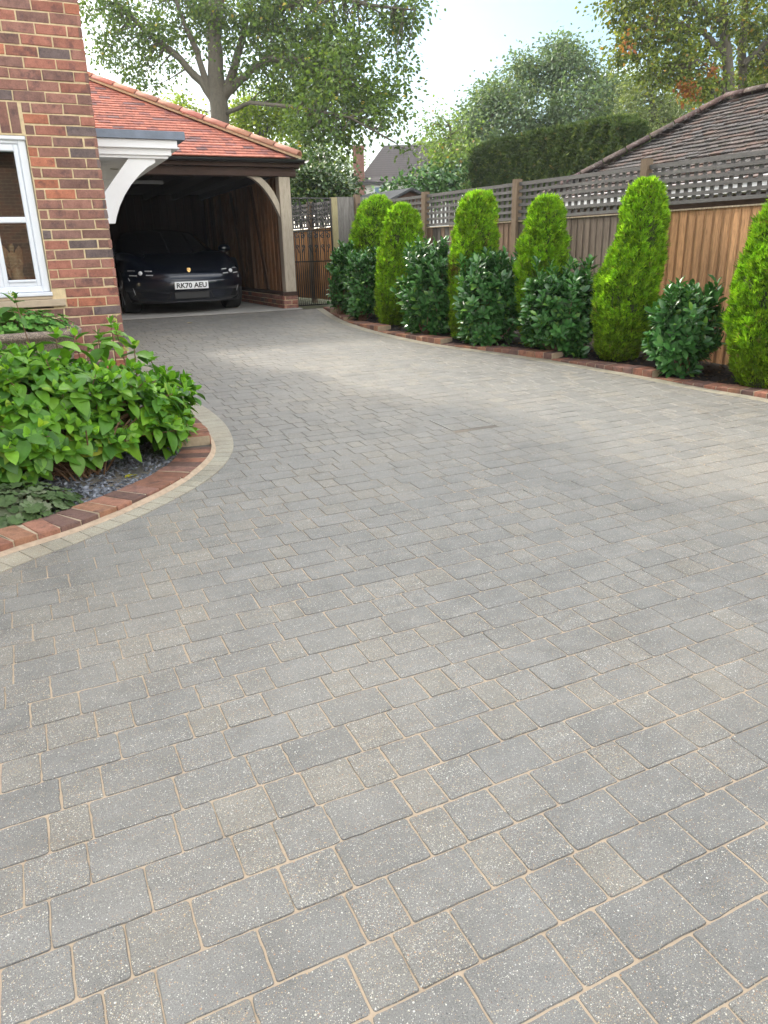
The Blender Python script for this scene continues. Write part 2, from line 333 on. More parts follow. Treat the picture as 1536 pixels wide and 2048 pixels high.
def sett(mb,x0,x1,y0,y1,near,hole=False):
    w=x1-x0; r=min(.005+.005*random.random(),w*.3); e=.0016 if near else .0022
    tl=max(-.0009,min(.0009,random.gauss(0,.0005))),max(-.0010,min(.0010,random.gauss(0,.0007))); dz=random.uniform(-.0004,.0009)
    cx,cy=(x0+x1)/2,(y0+y1)/2
    pts=[]
    for (qx,qy,a0) in ((x1-r,y1-r,0),(x0+r,y1-r,90),(x0+r,y0+r,180),(x1-r,y0+r,270)):
        for k in range(3 if near else 2):
            a=math.radians(a0+90*k/(2 if near else 1)); pts.append((qx+r*math.cos(a),qy+r*math.sin(a)))
    if near:   # a few extra irregular points on each side
        q=[]
        for i in range(len(pts)):
            q.append(pts[i]); p,n=pts[i],pts[(i+1)%len(pts)]
            L=math.hypot(n[0]-p[0],n[1]-p[1])
            if L>.04:
                m=int(L/.022)
                for k in range(1,m):
                    u=k/m; q.append((p[0]+(n[0]-p[0])*u+random.gauss(0,.0009),p[1]+(n[1]-p[1])*u+random.gauss(0,.0009)))
        pts=q
    n=len(pts); z=lambda x,y:zg(y)+dz+max(-1,min(1,(x-cx)/w*2))*tl[0]+tl[1]*(y-cy)/.067
    outer=[(x,y,z(x,y)-.009) for x,y in pts]
    mid=[(x,y,z(x,y)-.0028) for x,y in pts]
    top=[]
    for x,y in pts:
        dx,dy=cx-x,cy-y; l=math.hypot(dx,dy); k=e*1.3/l; top.append((x+dx*k,y+dy*k,z(x,y)))
    big=w>.17
    sp=random.random()
    col=(random.random(), (.15+.35*sp) if big else (.45+.55*sp), (0. if big else (random.random()*.55 if w<.12 or random.random()<.5 else random.random()*.2)))
    mb.add(outer+mid+top,[tuple(range(2*n,3*n))]+[(i,(i+1)%n,n+(i+1)%n,n+i) for i in range(n)]+[(n+i,n+(i+1)%n,2*n+(i+1)%n,2*n+i) for i in range(n)],col)
MANX0,MANX1,MANY0,MANY1=2.69,3.05,4.52,4.87
for i,(yc,js) in enumerate(rows):
    ya=yc-(yc-rows[i-1][0])/2 if i else yc-.069; yb=yc+(rows[i+1][0]-yc)/2 if i<len(rows)-1 else yc+.067
    xs_=list(js)
    x=xs_[0] if xs_ else -2.1+random.random()*.15
    last=None
    while x>-2.2:
        w=random.choices([.2,.134,.1],[5,4,3])[0]
        if last==.1 and w==.1: w=.2
        last=w; x-=w; xs_.insert(0,x)
    x=xs_[-1]
    while x<5.9:
        w=random.choices([.201,.135,.101],[5,4,3])[0]
        if last and last<.11 and w<.11: w=.201
        last=w; x+=w; xs_.append(x)
    near=yc<3.3; g=.0026
    for a,b in zip(xs_[:-1],xs_[1:]):
        if b-a>.25: # split gaps
            mid_=a+ (.2 if b-a>.3 else .134); segs=[(a,mid_),(mid_,b)]
        else: segs=[(a,b)]
        for a2,b2 in segs:
            if not (inside((a2+b2)/2,yc) or inside(a2+.02,yc) or inside(b2-.02,yc)): continue
            if yc>4.4 and yc<5.0 and a2<MANX1 and b2>MANX0 and MANY0-.04<yc<MANY1+.04: 
                if a2<MANX0-.05: b2=MANX0-.004
                elif b2>MANX1+.05: a2=MANX1+.004
                else: continue
                if b2-a2<.03: continue
            if yc<.3 and a2>2.2: pass
            sett(mb,a2+g/2+random.random()*.0012,b2-g/2-random.random()*.0012,ya+g/2+random.random()*.0012,yb-g/2-random.random()*.0012,near)
tagit(mb.build('driveway',[M['sett'],M['sand']]),kind='structure')
# recessed access cover with a sett tray
t_=thing('access_cover','square recessed access cover in the paved drive, thin steel rim around four paving blocks','access cover',(2.87,4.69,zg(4.69)))
mb=MB(); zc=lambda y:zg(y)+.002
def strip(mb,p,q,w,h,col=(.5,.5,.5)):
    p,q=np.array(p,float),np.array(q,float); d=(q-p)/np.linalg.norm(q-p); n=np.cross([0,0,1],d)*w; mb.obox(p,q-p,n,(0,0,h),col)
a=(MANX0,MANY0,zc(MANY0)-.01);b=(MANX1,MANY0,zc(MANY0)-.01);c=(MANX1,MANY1,zc(MANY1)-.01);d=(MANX0,MANY1,zc(MANY1)-.01)
for p,q in ((a,b),(b,c),(c,d),(d,a)): strip(mb,p,q,.006,.011)
M['steel']=simple('galvanised_steel',(.38,.37,.35),.5,.2,20,metal=.7); mb.build('rim',M['steel'],t_)
mb=MB(); mb.add([(MANX0+.006,MANY0+.006,zg(MANY0)-.006),(MANX1-.006,MANY0+.006,zg(MANY0)-.006),(MANX1-.006,MANY1-.006,zg(MANY1)-.006),(MANX0+.006,MANY1-.006,zg(MANY1)-.006)],[(0,1,2,3)],mi=1)
for xa,xb,ya,yb in ((0,.15,0,.17),(.15,.345,0,.17),(0,.2,.17,.34),(.2,.345,.17,.34)): sett(mb,MANX0+.008+xa,MANX0+.005+xb,MANY0+.008+ya,MANY0+.003+yb,True)
mb.build('tray',[M['sett'],M['sand']],t_)
# buff border setts
def border(name,outer,inner,step,zup,mat):
    mb=MB(); n=min(len(outer),len(inner))
    o=resample(outer,.02); i_=resample(inner,.02)
    L=len(o); k=step
    j=0
    while j+k<L:
        a,b=o[j],o[j+k]
        ja=np.argmin(((i_-a)**2).sum(1)); jb=np.argmin(((i_-b)**2).sum(1)); c,d=i_[jb],i_[ja]
        cen=(a+b+c+d)/4; vs=[]
        for p in (a,b,c,d):
            q=cen+(p-cen)*(1-.004/max(np.linalg.norm(p-cen),.01)); vs.append((q[0],q[1]))
        z=[zg(v[1])+zup for v in vs]
        top=[(v[0],v[1],zz) for v,zz in zip(vs,z)]
        q2=[cen+(np.array(v)-cen)*1.02 for v in vs]; bot=[(v[0],v[1],zg(v[1])+zup-.008) for v in q2]
        col=(random.random(),.3+.5*random.random(),random.random()*.4)
        mb.add(top+bot,[(0,1,2,3),(0,4,5,1),(1,5,6,2),(2,6,7,3),(3,7,4,0)],col)
        j+=k
    return mb
BLi=[(-1.735,2.33),(-1.185,2.91),(-.685,3.30),(-.26,3.578),(.085,3.738),(.41,3.965),(.72,4.27),(.972,4.668),(1.07,5.07),(1.095,5.6),(1.068,6.1),(1.0,6.75),(.95,7.4),(.94,8.1),(.94,9.),(.94,10),(.94,12.1)]
mb=border('b',BL,BLi,5,.0035,M['buff']); n0=len(mb.f)
# sand bed under it
o=resample(BL,.1); i_=resample(BLi,.1)
for j in range(len(o)-1):
    a,b=o[j],o[j+1]; c=i_[np.argmin(((i_-b)**2).sum(1))]; d=i_[np.argmin(((i_-a)**2).sum(1))]
    mb.add([(p[0],p[1],zg(p[1])-.001) for p in (a,b,c,d)],[(0,1,2,3)],mi=1)
tagit(mb.build('driveway_border',[M['buff'],M['sand']]),kind='structure')
KRi=[(x+.0,y) for x,y in KR]
mb=border('b',KR,BR,5,.0035,M['buff'])
o=resample(BR,.1); i_=resample(KR,.1)
for j in range(len(o)-1):
    a,b=o[j],o[j+1]; c=i_[np.argmin(((i_-b)**2).sum(1))]; d=i_[np.argmin(((i_-a)**2).sum(1))]
    mb.add([(p[0],p[1],zg(p[1])-.001) for p in (a,b,c,d)],[(0,3,2,1)],mi=1)
tagit(mb.build('driveway_border',[M['buff'],M['sand']]),kind='structure')
mb=MB(); ko=resample(KL,.08); bi=resample([(x+.006,y-.006) for x,y in BLi],.08)
for j in range(len(ko)-1):
    a,b=ko[j],ko[j+1]; c=bi[np.argmin(((bi-b)**2).sum(1))]; d=bi[np.argmin(((bi-a)**2).sum(1))]
    if a[1]>6.3: break
    mb.add([(a[0],a[1],zg(a[1])+.016),(b[0],b[1],zg(b[1])+.016),(c[0],c[1],zg(c[1])+.0045),(d[0],d[1],zg(d[1])+.0045)],[(3,2,1,0)])
tagit(mb.build('kerb_haunch',simple('haunch_mortar',(.46,.35,.25),.95,.22,30,.8,120)),kind='structure')
# kerbs of bricks laid header to the drive, in level runs that step up the slope
BRICKS=[(.30,.075,.05),(.26,.08,.06),(.20,.065,.055),(.15,.065,.065),(.33,.10,.065),(.23,.075,.06),(.12,.07,.075)]
KB=[(.33,.155,.105),(.29,.145,.10),(.24,.13,.10),(.19,.115,.095),(.36,.19,.12)]
def kerb(path,side,z_of):
    """side=+1: bed lies to the left of travel"""
    mb=MB(); c=resample(path,.1125); n=len(c)
    for i in range(n-1):
        a,b=c[i],c[i+1]; t=(b-a)/np.linalg.norm(b-a); nr=np.array([-t[1],t[0]])*side
        zt=z_of((a[1]+b[1])/2)+random.gauss(0,.0015)
        o=a+t*.005+nr*random.gauss(.0,.002)
        A=(b-a)-t*.010; yaw=random.gauss(0,.006)
        B=nr*.215+t*yaw
        vv=(np.array([o[0],o[1],zt-.065]),np.array([A[0],A[1],0]),np.array([B[0],B[1],0]),np.array([0,0,.065]))
        k=random.choice(KB); fv=random.uniform(.82,1.18); k=tuple(v*fv for v in k)
        if side>0: mb.bev(vv[0],vv[1],vv[2],vv[3],.005,k,0,.0016)
        else: mb.bev(vv[0]+vv[1],-vv[1],vv[2],vv[3],.005,k,0,.0016)
        # mortar
        zl=zt-.004; o2=a-t*.001+nr*.006; A2=(b-a)+t*.002; B2=nr*.203
        mb.obox((o2[0],o2[1],zl-.1),(A2[0],A2[1],0),(B2[0],B2[1],0),(0,0,.1),(.5,.5,.5),1)
    return mb
def zleft(y): return .158 if y<4.98 else .226
def zright(y):
    runs=[(5.27,.178),(6.5,.240),(8.0,.302),(9.3,.366),(10.5,.43),(11.4,.48),(99,.535)]
    for lim,z in runs:
        if y<lim: return z
k1=thing('brick_kerb','curved red brick kerb around the shrub bed by the house, stepping up once','kerb',(1.0,4.7,.15))
kerb(KL,1,zleft).build('brickwork',[M['brick'],M['kerbmortar']],k1)
k2=thing('brick_kerb','long red brick kerb in shallow steps in front of the conifers by the fence','kerb',(5.3,5.3,.17))
kerb(KR,-1,zright).build('brickwork',[M['brick'],M['kerbmortar']],k2)
# beds
def fenceX(y): return 6.95-.12*y
mb=MB(); ks=resample(KR,.3)
for j in range(len(ks)-1):
    a,b=ks[j],ks[j+1]
    fa,fb=fenceX(a[1])+.02,fenceX(b[1])+.02
    ma,mb_=(a[0]+.12+fa)/2,(b[0]+.12+fb)/2
    mb.add([(a[0]+.12,a[1],zg(a[1])+.012),(ma,a[1],zg(a[1])+.06),(fa,a[1],zg(a[1])+.05),(b[0]+.12,b[1],zg(b[1])+.012),(mb_,b[1],zg(b[1])+.06),(fb,b[1],zg(b[1])+.05)],[(0,1,4,3),(1,2,5,4)])
tagit(mb.build('fence_bed_soil',M['soil']),kind='structure')
mb=MB(); ks=resample(KL,.2)
for j in range(len(ks)-1):
    a,b=ks[j],ks[j+1]
    t_=b-a; t_/=np.linalg.norm(t_); n=np.array([-t_[1],t_[0]])*.14; a=a+n; b=b+n
    c=(-.6,5.8); mb.add([(a[0],a[1],.112),(b[0],b[1],.112 if b[1]<5 else .17),(c[0],c[1],.14)],[(0,1,2)])
mb.box(-3,.84,5.6,6.85,.0,.165); mb.add([(-3,2.4,.11),(-1.7,2.4,.11),(-.6,5.8,.14),(-3,5.8,.14)],[(0,1,2,3)])
tagit(mb.build('house_bed_soil',M['soil']),kind='structure')
# slate chippings
kp=[tuple(q) for q in resample(KL,.15)]+[(.75,6.7),(-2.6,6.7),(-2.6,2.6)]
kin=[]
kc=resample(KL,.1)
for i in range(len(kc)-1):
    t2=kc[i+1]-kc[i]; t2/=np.linalg.norm(t2); kin.append(tuple(kc[i]+np.array([-t2[1],t2[0]])*.215))
pl=[p for p in kin]+[(.75,6.7),(-1.6,6.7),(-1.6,2.9)]
pos=[]
while len(pos)<13000:
    x,y=random.uniform(-1.3,.95),random.uniform(3.2,5.7)
    if inpoly(x,y,pl): pos.append((x,y,(.122+max(0,y-4.5)*.045)+random.random()*.022))
pos=np.array(pos); N=len(pos); nn=unit(N)*.55+np.array([0,0,1.]); dd=unit(N); g=RNG.uniform(.45,1.3,(N,1))
scatter('slate_chippings',[(-.5,-.35,0),(.45,-.5,0),(.55,.3,0),(-.3,.5,0),(-.5,-.35,.16),(.45,-.5,.16),(.55,.3,.16),(-.3,.5,.16)],
 [(4,5,6,7),(0,1,5,4),(1,2,6,5),(2,3,7,6),(3,0,4,7)],pos,frames(dd,nn),RNG.uniform(.012,.034,N),np.array([.21,.225,.26])*g,M['slate'],None,False)
tagit(bpy.data.objects['slate_chippings'],'loose grey slate chippings covering the bed inside the curved kerb','slate chippings',None,'stuff')
# ------------------------------------------------------------------ brickwork helper
def brickcol():
    r=random.random()
    k=(.40,.175,.13) if r<.24 else (.34,.175,.14) if r<.54 else (.27,.155,.13) if r<.80 else (.19,.145,.14) if r<.94 else (.48,.19,.12)
    v=random.uniform(.74,1.0); return tuple(c*v for c in k)
def brickwall(mb,end,u,n,length,z0,z1,phase=1.6889,holes=(),skip=None,firstrow=None,L=.225,startfull=True):
    """bricks laid from the corner `end` along unit vector u; n = outward normal; holes (s0,s1,z0,z1)"""
    u=np.array(u,float); n=np.array(n,float); end=np.array(end,float)
    r0=int(math.floor((z0-phase)/.075)); r1=int(math.ceil((z1-phase)/.075))
    for r in range(r0,r1):
        za=phase+r*.075+.005; zb=za+.065
        s=0.; first=True; half=(r%2!=0)
        while s<length:
            w=(.1025 if half else .215) if first else .215
            if first and not startfull: w=.215 if half else .1025
            first=False; a,b=s,min(s+w,length); s+=w+.010
            segs=[(a,b)]
            for h in holes:
                if zb-.01>h[2] and za+.01<h[3]:
                    ns=[]
                    for p,q in segs:
                        if q<=h[0] or p>=h[1]: ns.append((p,q))
                        else:
                            if p<h[0]-.03: ns.append((p,h[0]-.008))
                            if q>h[1]+.03: ns.append((h[1]+.008,q))
                    segs=ns
            for p,q in segs:
                pr=random.gauss(.0055,.0015); j=random.gauss(0,.0012)
                o=end+u*p+np.array([0,0,max(za,z0)+j])-n*.02
                h=min(zb,z1)-max(za,z0)
                if h<.012: continue
                mb.bev(o,u*(q-p),(0,0,h),n*(.02+pr),.004,brickcol(),0,.0017) if np.dot(np.cross(u,(0,0,1)),n)>0 else mb.bev(o+u*(q-p),-u*(q-p),(0,0,h),n*(.02+pr),.004,brickcol(),0,.0017)
def arc(x,z,r,a0,a1,n): return [(x+r*math.cos(math.radians(a0+(a1-a0)*i/n)),z+r*math.sin(math.radians(a0+(a1-a0)*i/n))) for i in range(n+1)]
WY,WX=6.8,.78
house=thing('brick_house','red and purple brick house with a white framed window and a flat white door canopy','house',(-2,9,.2))
mb=MB()
# core (mortar faces), left of window / right / below / above
wx0,wx1,wz0,wz1=-1.46,.262,1.115,2.285
Y0=WY+.006
mb.box(-7,wx0,Y0,Y0+.3,.1,5.3,mi=1); mb.box(wx1,WX-.006,Y0,Y0+.3,.1,5.3,mi=1); mb.box(wx0,wx1,Y0,Y0+.3,.1,wz0-.10,mi=1); mb.box(wx0,wx1,Y0,Y0+.3,wz1,5.3,mi=1)
mb.box(WX-.3,WX-.006,Y0+.3,11.9,.1,5.3,mi=1); mb.box(-7,WX-.3,11.6,11.9,.1,5.3,mi=1); mb.box(-7,-6.7,7.1,11.6,.1,5.3,mi=1)
brickwall(mb,(WX,WY+.006,0),(-1,0,0),(0,-1,0),4.2,.15,5.3,holes=[(WX-wx1,WX-wx0,wz0-.07,2.5145),(WX-.36,WX-wx0+.1,wz0-.09,wz0)])
brickwall(mb,(WX-.006,WY,0),(0,1,0),(1,0,0),5.1,.2,5.3,startfull=False,holes=[(1.55,2.5,.2,2.35)])
x=.243
while x>wx0-.12:   # soldier course over the window
    mb.bev((x-.065,Y0+.02,2.2995),(.065,0,0),(0,0,.21),(0,-.0255,0),.004,brickcol()); x-=.075
mb.build('wall',[M['brick'],M['mortar']],house)
mb=MB(); e=.35
b=[(-7-e,WY-e,5.3),(WX+e,WY-e,5.3),(WX+e,11.9+e,5.3),(-7-e,11.9+e,5.3)]
mb.add(b+[(-4.2,9.35,7.6),(-2,9.35,7.6)],[(0,1,5,4),(1,2,5),(2,3,4,5),(3,0,4),(3,2,1,0)],(.2,.09,.06)); mb.build('roof',M['tile'],house)
# window
mb=MB(); F0=WY+.035; F1=WY+.11
win=mb
def fr(x0,x1,z0,z1,f=0.,d=.07): win.bev((x0,F0+f+d,z0),(x1-x0,0,0),(0,0,z1-z0),(0,-d,0),.006,(.8,.8,.8))
fr(wx1-.062,wx1-.004,wz0+.03,wz1-.005,-.005); fr(wx0+.004,wx1-.062,wz1-.055,wz1-.005,-.005); fr(wx0+.004,wx1-.062,wz0+.03,wz0+.075,-.005); fr(wx0+.004,wx0+.06,wz0+.075,wz1-.055)
fr(wx0,wx1+.006,wz0-.002,wz0+.028,-.05,.12)
fr(wx0-.01,wx1-.002,wz1-.03,wz1-.002,-.03,.04)
lights=[(-.075,.2),(-.40,-.125),(-.725,-.45),(-1.05,-.775),(-1.38,-1.10)]
for a,b in lights:
    fr(a,a+.036,wz0+.075,wz1-.055,.006); fr(b-.036,b,wz0+.075,wz1-.055,.006)
    fr(a+.036,b-.036,wz0+.075,wz0+.115,.006); fr(a+.036,b-.036,wz1-.105,wz1-.055,.006); fr(a+.036,b-.036,1.668,1.712,.006)
    fr(a+.036,b-.036,wz0+.108,wz0+.128,-.012,.03)
for (a,b),(c,d) in zip(lights[1:],lights[:-1]): fr(b,c,wz0+.075,wz1-.055,0)
wf=mb.build('window',M['upvc'],house)
mb=MB()
for a,b in lights:
    for z0,z1 in ((wz0+.12,1.668),(1.712,wz1-.105)): mb.box(a+.034,b-.034,F0+.04,F0+.044,z0-.004,z1+.004)
mb.build('pane',M['glass'],wf)
mb=MB(); mb.bev((-1.56,WY+.1,1.03),(1.56+.355,0,0),(0,0,.056),(0,-.13,0),.006,(.5,.5,.5)); mb.bev((-1.53,WY+.1,1.087),(1.53+.262,0,0),(0,0,.024),(0,-.10,0),.004,(.5,.5,.5))
mb.build('sill',M['stone'],wf)
mb=MB(); mb.box(-3,.47,7.12,9.2,1.07,1.10); mb.box(-3,.47,7.11,9.2,2.75,2.78); mb.box(-3,-2.97,7.12,9.2,1.1,2.75); mb.box(-3,.47,9.17,9.2,1.1,2.75)
mb.build('room_lining',simple('room_wall',(.16,.13,.1),.9,.1),house)
mb=MB(); mb.box(-1.45,.255,WY+.115,7.14,1.112,1.135); mb.build('window_board',M['upvc'],house)
# carved figure on the window board
fig=thing('carved_figurine','brown carved winged figure standing inside the window on the board','figurine',(.045,7.02,1.135))
mb=MB(); fx,fy=.045,7.02
prof=[(0,.062),(.03,.06),(.1,.05),(.17,.04),(.205,.032),(.24,.036),(.28,.042),(.305,.03),(.318,.014),(.33,.013)]
vs=[];n=14
for z,r in prof:
    for k in range(n):
        a=2*math.pi*k/n; w=1+.12*math.sin(5*a+z*12); vs.append((fx-.02*(z/.33)+r*w*math.cos(a),fy+r*.8*w*math.sin(a),1.135+z))
mb.add(vs,[(i*n+j,i*n+(j+1)%n,(i+1)*n+(j+1)%n,(i+1)*n+j) for i in range(len(prof)-1) for j in range(n)]+[tuple((len(prof)-1)*n+j for j in range(n))],(.36,.2,.09))
hd=[]
for i in range(1,6):
    for j in range(10):
        t=math.pi*i/6; a=2*math.pi*j/10; hd.append((fx-.02+.024*math.sin(t)*math.cos(a),fy+.026*math.sin(t)*math.sin(a),1.492-.031*math.cos(t)))
mb.add(hd,[(i*10+j,i*10+(j+1)%10,(i+1)*10+(j+1)%10,(i+1)*10+j) for i in range(4) for j in range(10)]+[tuple(range(10))[::-1],tuple(range(40,50))],(.4,.22,.1))
mb.tube([(fx-.05,fy,1.41),(fx-.085,fy-.02,1.36),(fx-.05,fy-.05,1.33),(fx-.01,fy-.05,1.36)],[.014,.013,.012,.01],8,(.36,.2,.09))
mb.tube([(fx+.015,fy,1.41),(fx+.04,fy-.03,1.36),(fx+.01,fy-.05,1.35)],[.014,.012,.01],8,(.36,.2,.09))
FM=NT('carved_wood'); FM.base(FM.mix(FM.noise(40,4),(.34,.2,.1),(.7,.47,.26))); FM.rough(.5); FM.bump(FM.noise(70,4),.5,.004)
mb.build('body',FM.m,fig,True)
for s in (-1,1):
    mb=MB(); pr=[(0,0),(.035,.06),(.075,.10),(.10,.06),(.09,-.04),(.06,-.14),(.03,-.2),(.012,-.1)]
    if s<0: pr=pr[::-1]
    mb.prism([(a*s,b) for a,b in pr],(fx-.02,fy+.035,1.41),(.8,.6*1,0),(0,0,1),(0,.016,0),(.36,.2,.09)); mb.build('wing',FM.m,fig)
# door canopy on the side wall
cy0,cy1=7.5,10.0
mb=MB(); cx=WX-.006
mb.bev((cx,cy0+.02,2.325),(.775,0,0),(0,cy1-cy0-.02,0),(0,0,.062),.004)
mb.box(cx,cx+.72,cy0+.05,cy1-.04,2.262,2.325); mb.box(cx,cx+.69,cy0+.075,cy1-.06,2.238,2.262)
mb.bev((cx,cy0+.012,2.316),(.79,0,0),(0,cy1-cy0,0),(0,0,.010),.002)
can=mb.build('porch_canopy',M['white'],house)
mb=MB(); mb.bev((cx,cy0-.012,2.387),(.845,0,0),(0,cy1-cy0+.04,0),(0,0,.068),.006)
mb.box(cx+.842,cx+.848,cy0+.4,cy0+.41,2.385,2.45); mb.obox((cx,cy0-.017,2.456),(.004,0,0),(.07,0,-.068),(0,.003,0)); mb.build('lead_roof',M['lead'],can)
def bracket(y):
    mb=MB(); o=(cx,y,0)
    mb.bev((cx,y-.045,1.60),(.085,0,0),(0,.19,0),(0,0,.64),.003)
    out=[(.085,1.93),(.11,1.965),(.345,2.238),(.575,2.238),(.575,2.205)]
    c=[(.575,2.205),(.50,2.165),(.42,2.10),(.34,2.02),(.27,1.93),(.215,1.84),(.175,1.75),(.155,1.69),(.085,1.69)]
    mb.prism((out+c[1:])[::-1],(cx,y,0),(1,0,0),(0,0,1),(0,.1,0)); mb.build('bracket',M['white'],can)
bracket(7.60); bracket(9.72)
mb=MB(); mb.tube([(1.1,8.5,2.238),(1.1,8.5,2.232)],[.042,.04],20); mb.build('downlight',M['steel'],can)
mb=MB(); mb.box(WX-.1,WX-.04,8.36,9.29,.3,2.34); d_=mb.build('door',M['white'],house)
mb=MB(); mb.tube([(WX-.04,8.47,1.35),(WX+.0,8.47,1.35),(WX+.0,8.58,1.35)],.01,8); mb.build('handle',M['steel'],d_)
# stone trough planter below the window
pl_=thing('stone_planter','rough granite trough planter with a thick pale rim below the window','planter',(-.22,6.28,.2))
t=NT('granite'); v=t.vor(160); t.base(t.mix(t.ramp(t.noise(130,4,.8),[(.42,0.),(.56,1.)]),(.5,.4,.32),(.14,.11,.1))); t.rough(.9); t.bump(t.noise(130,4,.8),.7,.006); M['granite']=t.m
def oval(cx_,cy_,rx,ry,z,n=40,p=2.6):
    r=[]
    for k in range(n):
        a=2*math.pi*k/n; c,s=math.cos(a),math.sin(a); q=(abs(c)**p+abs(s)**p)**(-1/p); r.append((cx_+rx*q*c,cy_+ry*q*s,z))
    return r
def stack(mb,rings,col=(.5,.5,.5),close=True):
    n=len(rings[0]); mb.add([v for r in rings for v in r],[(i*n+j,i*n+(j+1)%n,(i+1)*n+(j+1)%n,(i+1)*n+j) for i in range(len(rings)-1) for j in range(n)]+([tuple(range(n))[::-1],tuple((len(rings)-1)*n+j for j in range(n))] if close else []),col)
mb=MB(); px_,py_=-.25,6.25
stack(mb,[oval(px_,py_,.50,.22,.50),oval(px_,py_,.56,.27,.6),oval(px_,py_,.60,.30,.84),oval(px_,py_,.65,.345,.855),oval(px_,py_,.66,.35,.885),oval(px_,py_,.64,.335,.905),oval(px_,py_,.585,.285,.9),oval(px_,py_,.57,.27,.83)])
mb.build('trough',M['granite'],pl_,True)
for s in (-1,1):
    mb=MB(); mb.bev((px_+s*.3-.09,py_-.17,.15),(.18,0,0),(0,.34,0),(0,0,.36),.01); mb.build('foot',M['granite'],pl_)
mb=MB(); stack(mb,[oval(px_,py_,.565,.265,.80),oval(px_,py_,.565,.265,.845)]); mb.build('compost',M['soil'],pl_)
# opposite brick house whose reflection shows in the panes
oh=thing('brick_house','brown brick house wall standing behind the viewer across the drive','house',(-6,-4,0))
t=NT('brick_pattern'); bt=t.N('TexBrick'); mpn=t.N('Mapping'); mpn.inputs['Rotation'].default_value=(math.radians(90),0,0); t.l.new(t.pos,mpn.inputs['Vector']); t.l.new(mpn.outputs[0],bt.inputs['Vector'])
for k,v in (('Scale',1.),('Mortar Size',.006),('Brick Width',.225),('Row Height',.075),('Bias',0.)): bt.inputs[k].default_value=v
bt.inputs['Color1'].default_value=(.25,.1,.06,1); bt.inputs['Color2'].default_value=(.1,.06,.05,1); bt.inputs['Mortar'].default_value=(.45,.38,.26,1)
t.base(bt.outputs['Color']); t.rough(.9); M['brickpat']=t.m
mb=MB(); mb.box(-11,2.6,-8.5,-6.5,-.3,3.7); mb.build('wall',M['brickpat'],oh)
mb=MB(); mb.add([(-11.4,-8.9,3.7),(3,-8.9,3.7),(3,-6.1,3.7),(-11.4,-6.1,3.7),(-9,-7.5,4.8),(1,-7.5,4.8)],[(0,1,5,4),(1,2,5),(2,3,4,5),(3,0,4),(3,2,1,0)]); mb.build('roof',M['oldtile'],oh)
# ------------------------------------------------------------------ roof tiles helper
def tiles(mb,o,u,up,nrm,ulen,vlen,inside_,tw,gauge,thick,colf,jit=.002,tl=None):
    o,u,up,nrm=[np.array(q,float) for q in (o,u,up,nrm)]
    r=0; v=0.
    while v<vlen:
        uu=-tw+(tw/2 if r%2 else 0)
        while uu<ulen+tw:
            if inside_(uu+tw/2,v+gauge/2):
                p=o+u*(uu+.0015)+up*(v+random.gauss(0,jit))+nrm*(thick*1.0)
                # butt end sits proud, head tucked under the next course
                L=gauge*1.15; a=u*(tw-.003); b=up*L-nrm*thick*1.05; c=-nrm*thick
                lift=nrm*random.uniform(0,jit*1.5); mb.obox(p+lift,a,b,c,colf())
            uu+=tw
        v+=gauge; r+=1
# ------------------------------------------------------------------ open oak garage
GY=12.2
gar=thing('open_garage','open fronted oak framed garage with a new orange clay tile roof','garage',(1.5,15,.52))
mb=MB(); mb.add([(-2.4,12.07,.50),(4.27,12.07,.50),(4.27,18,.50),(-2.4,18,.50),(-2.4,12.07,.522),(4.27,12.07,.522),(4.27,12.14,.532),(-2.4,12.14,.532),(4.27,18,.534),(-2.4,18,.534)],[(0,1,5,4),(4,5,6,7),(7,6,8,9)]); mb.build('floor_slab',M['concrete'],gar)
mb=MB(); mb.bev((4.045,GY+.17,.795),(.185,0,0),(0,0,1.75),(0,-.17,0),.006); mb.build('post',M['oak'],gar)
mb=MB(); mb.bev((-2.3,GY+.17,.795),(.185,0,0),(0,0,1.75),(0,-.17,0),.006); mb.build('post',M['oak'],gar)
mb=MB(); o_=[(.445,0),(.0,0)] 
outer=[(0,.0)]; cpts=arc(0,0,1,0,90,10)
po=[(.47,0),(.35,0)];  # brace outline in (left,down)
inner=[(.47*(1-s)**1.0,0) for s in ()]
quad=lambda a,b,c,n:[((1-t)**2*a[0]+2*t*(1-t)*b[0]+t*t*c[0],(1-t)**2*a[1]+2*t*(1-t)*b[1]+t*t*c[1]) for t in [i/n for i in range(n+1)]]
outl=quad((-.48,0),(-.20,-.10),(0,-.60),10)+quad((0,-.40),(-.10,-.12),(-.30,0),8)
mb.prism(outl,(4.043,GY+.03,2.545),(1,0,0),(0,0,1),(0,.1,0)); mb.build('brace',M['oak'],gar)
mb=MB(); mb.prism(outl,(-2.115,GY+.13,2.545),(-1,0,0),(0,0,1),(0,-.1,0)); mb.build('brace',M['oak'],gar)
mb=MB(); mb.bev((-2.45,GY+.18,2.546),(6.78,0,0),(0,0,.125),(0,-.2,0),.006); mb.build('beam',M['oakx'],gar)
mb=MB(); mb.box(-2.5,4.36,GY-.1,GY+.15,2.672,2.70); mb.bev((-2.55,GY-.08,2.672),(6.92,0,0),(0,0,.12),(0,-.03,0),.003); mb.box(4.31,4.37,GY-.08,18.2,2.66,2.80); mb.build('fascia',M['oakx'],gar)
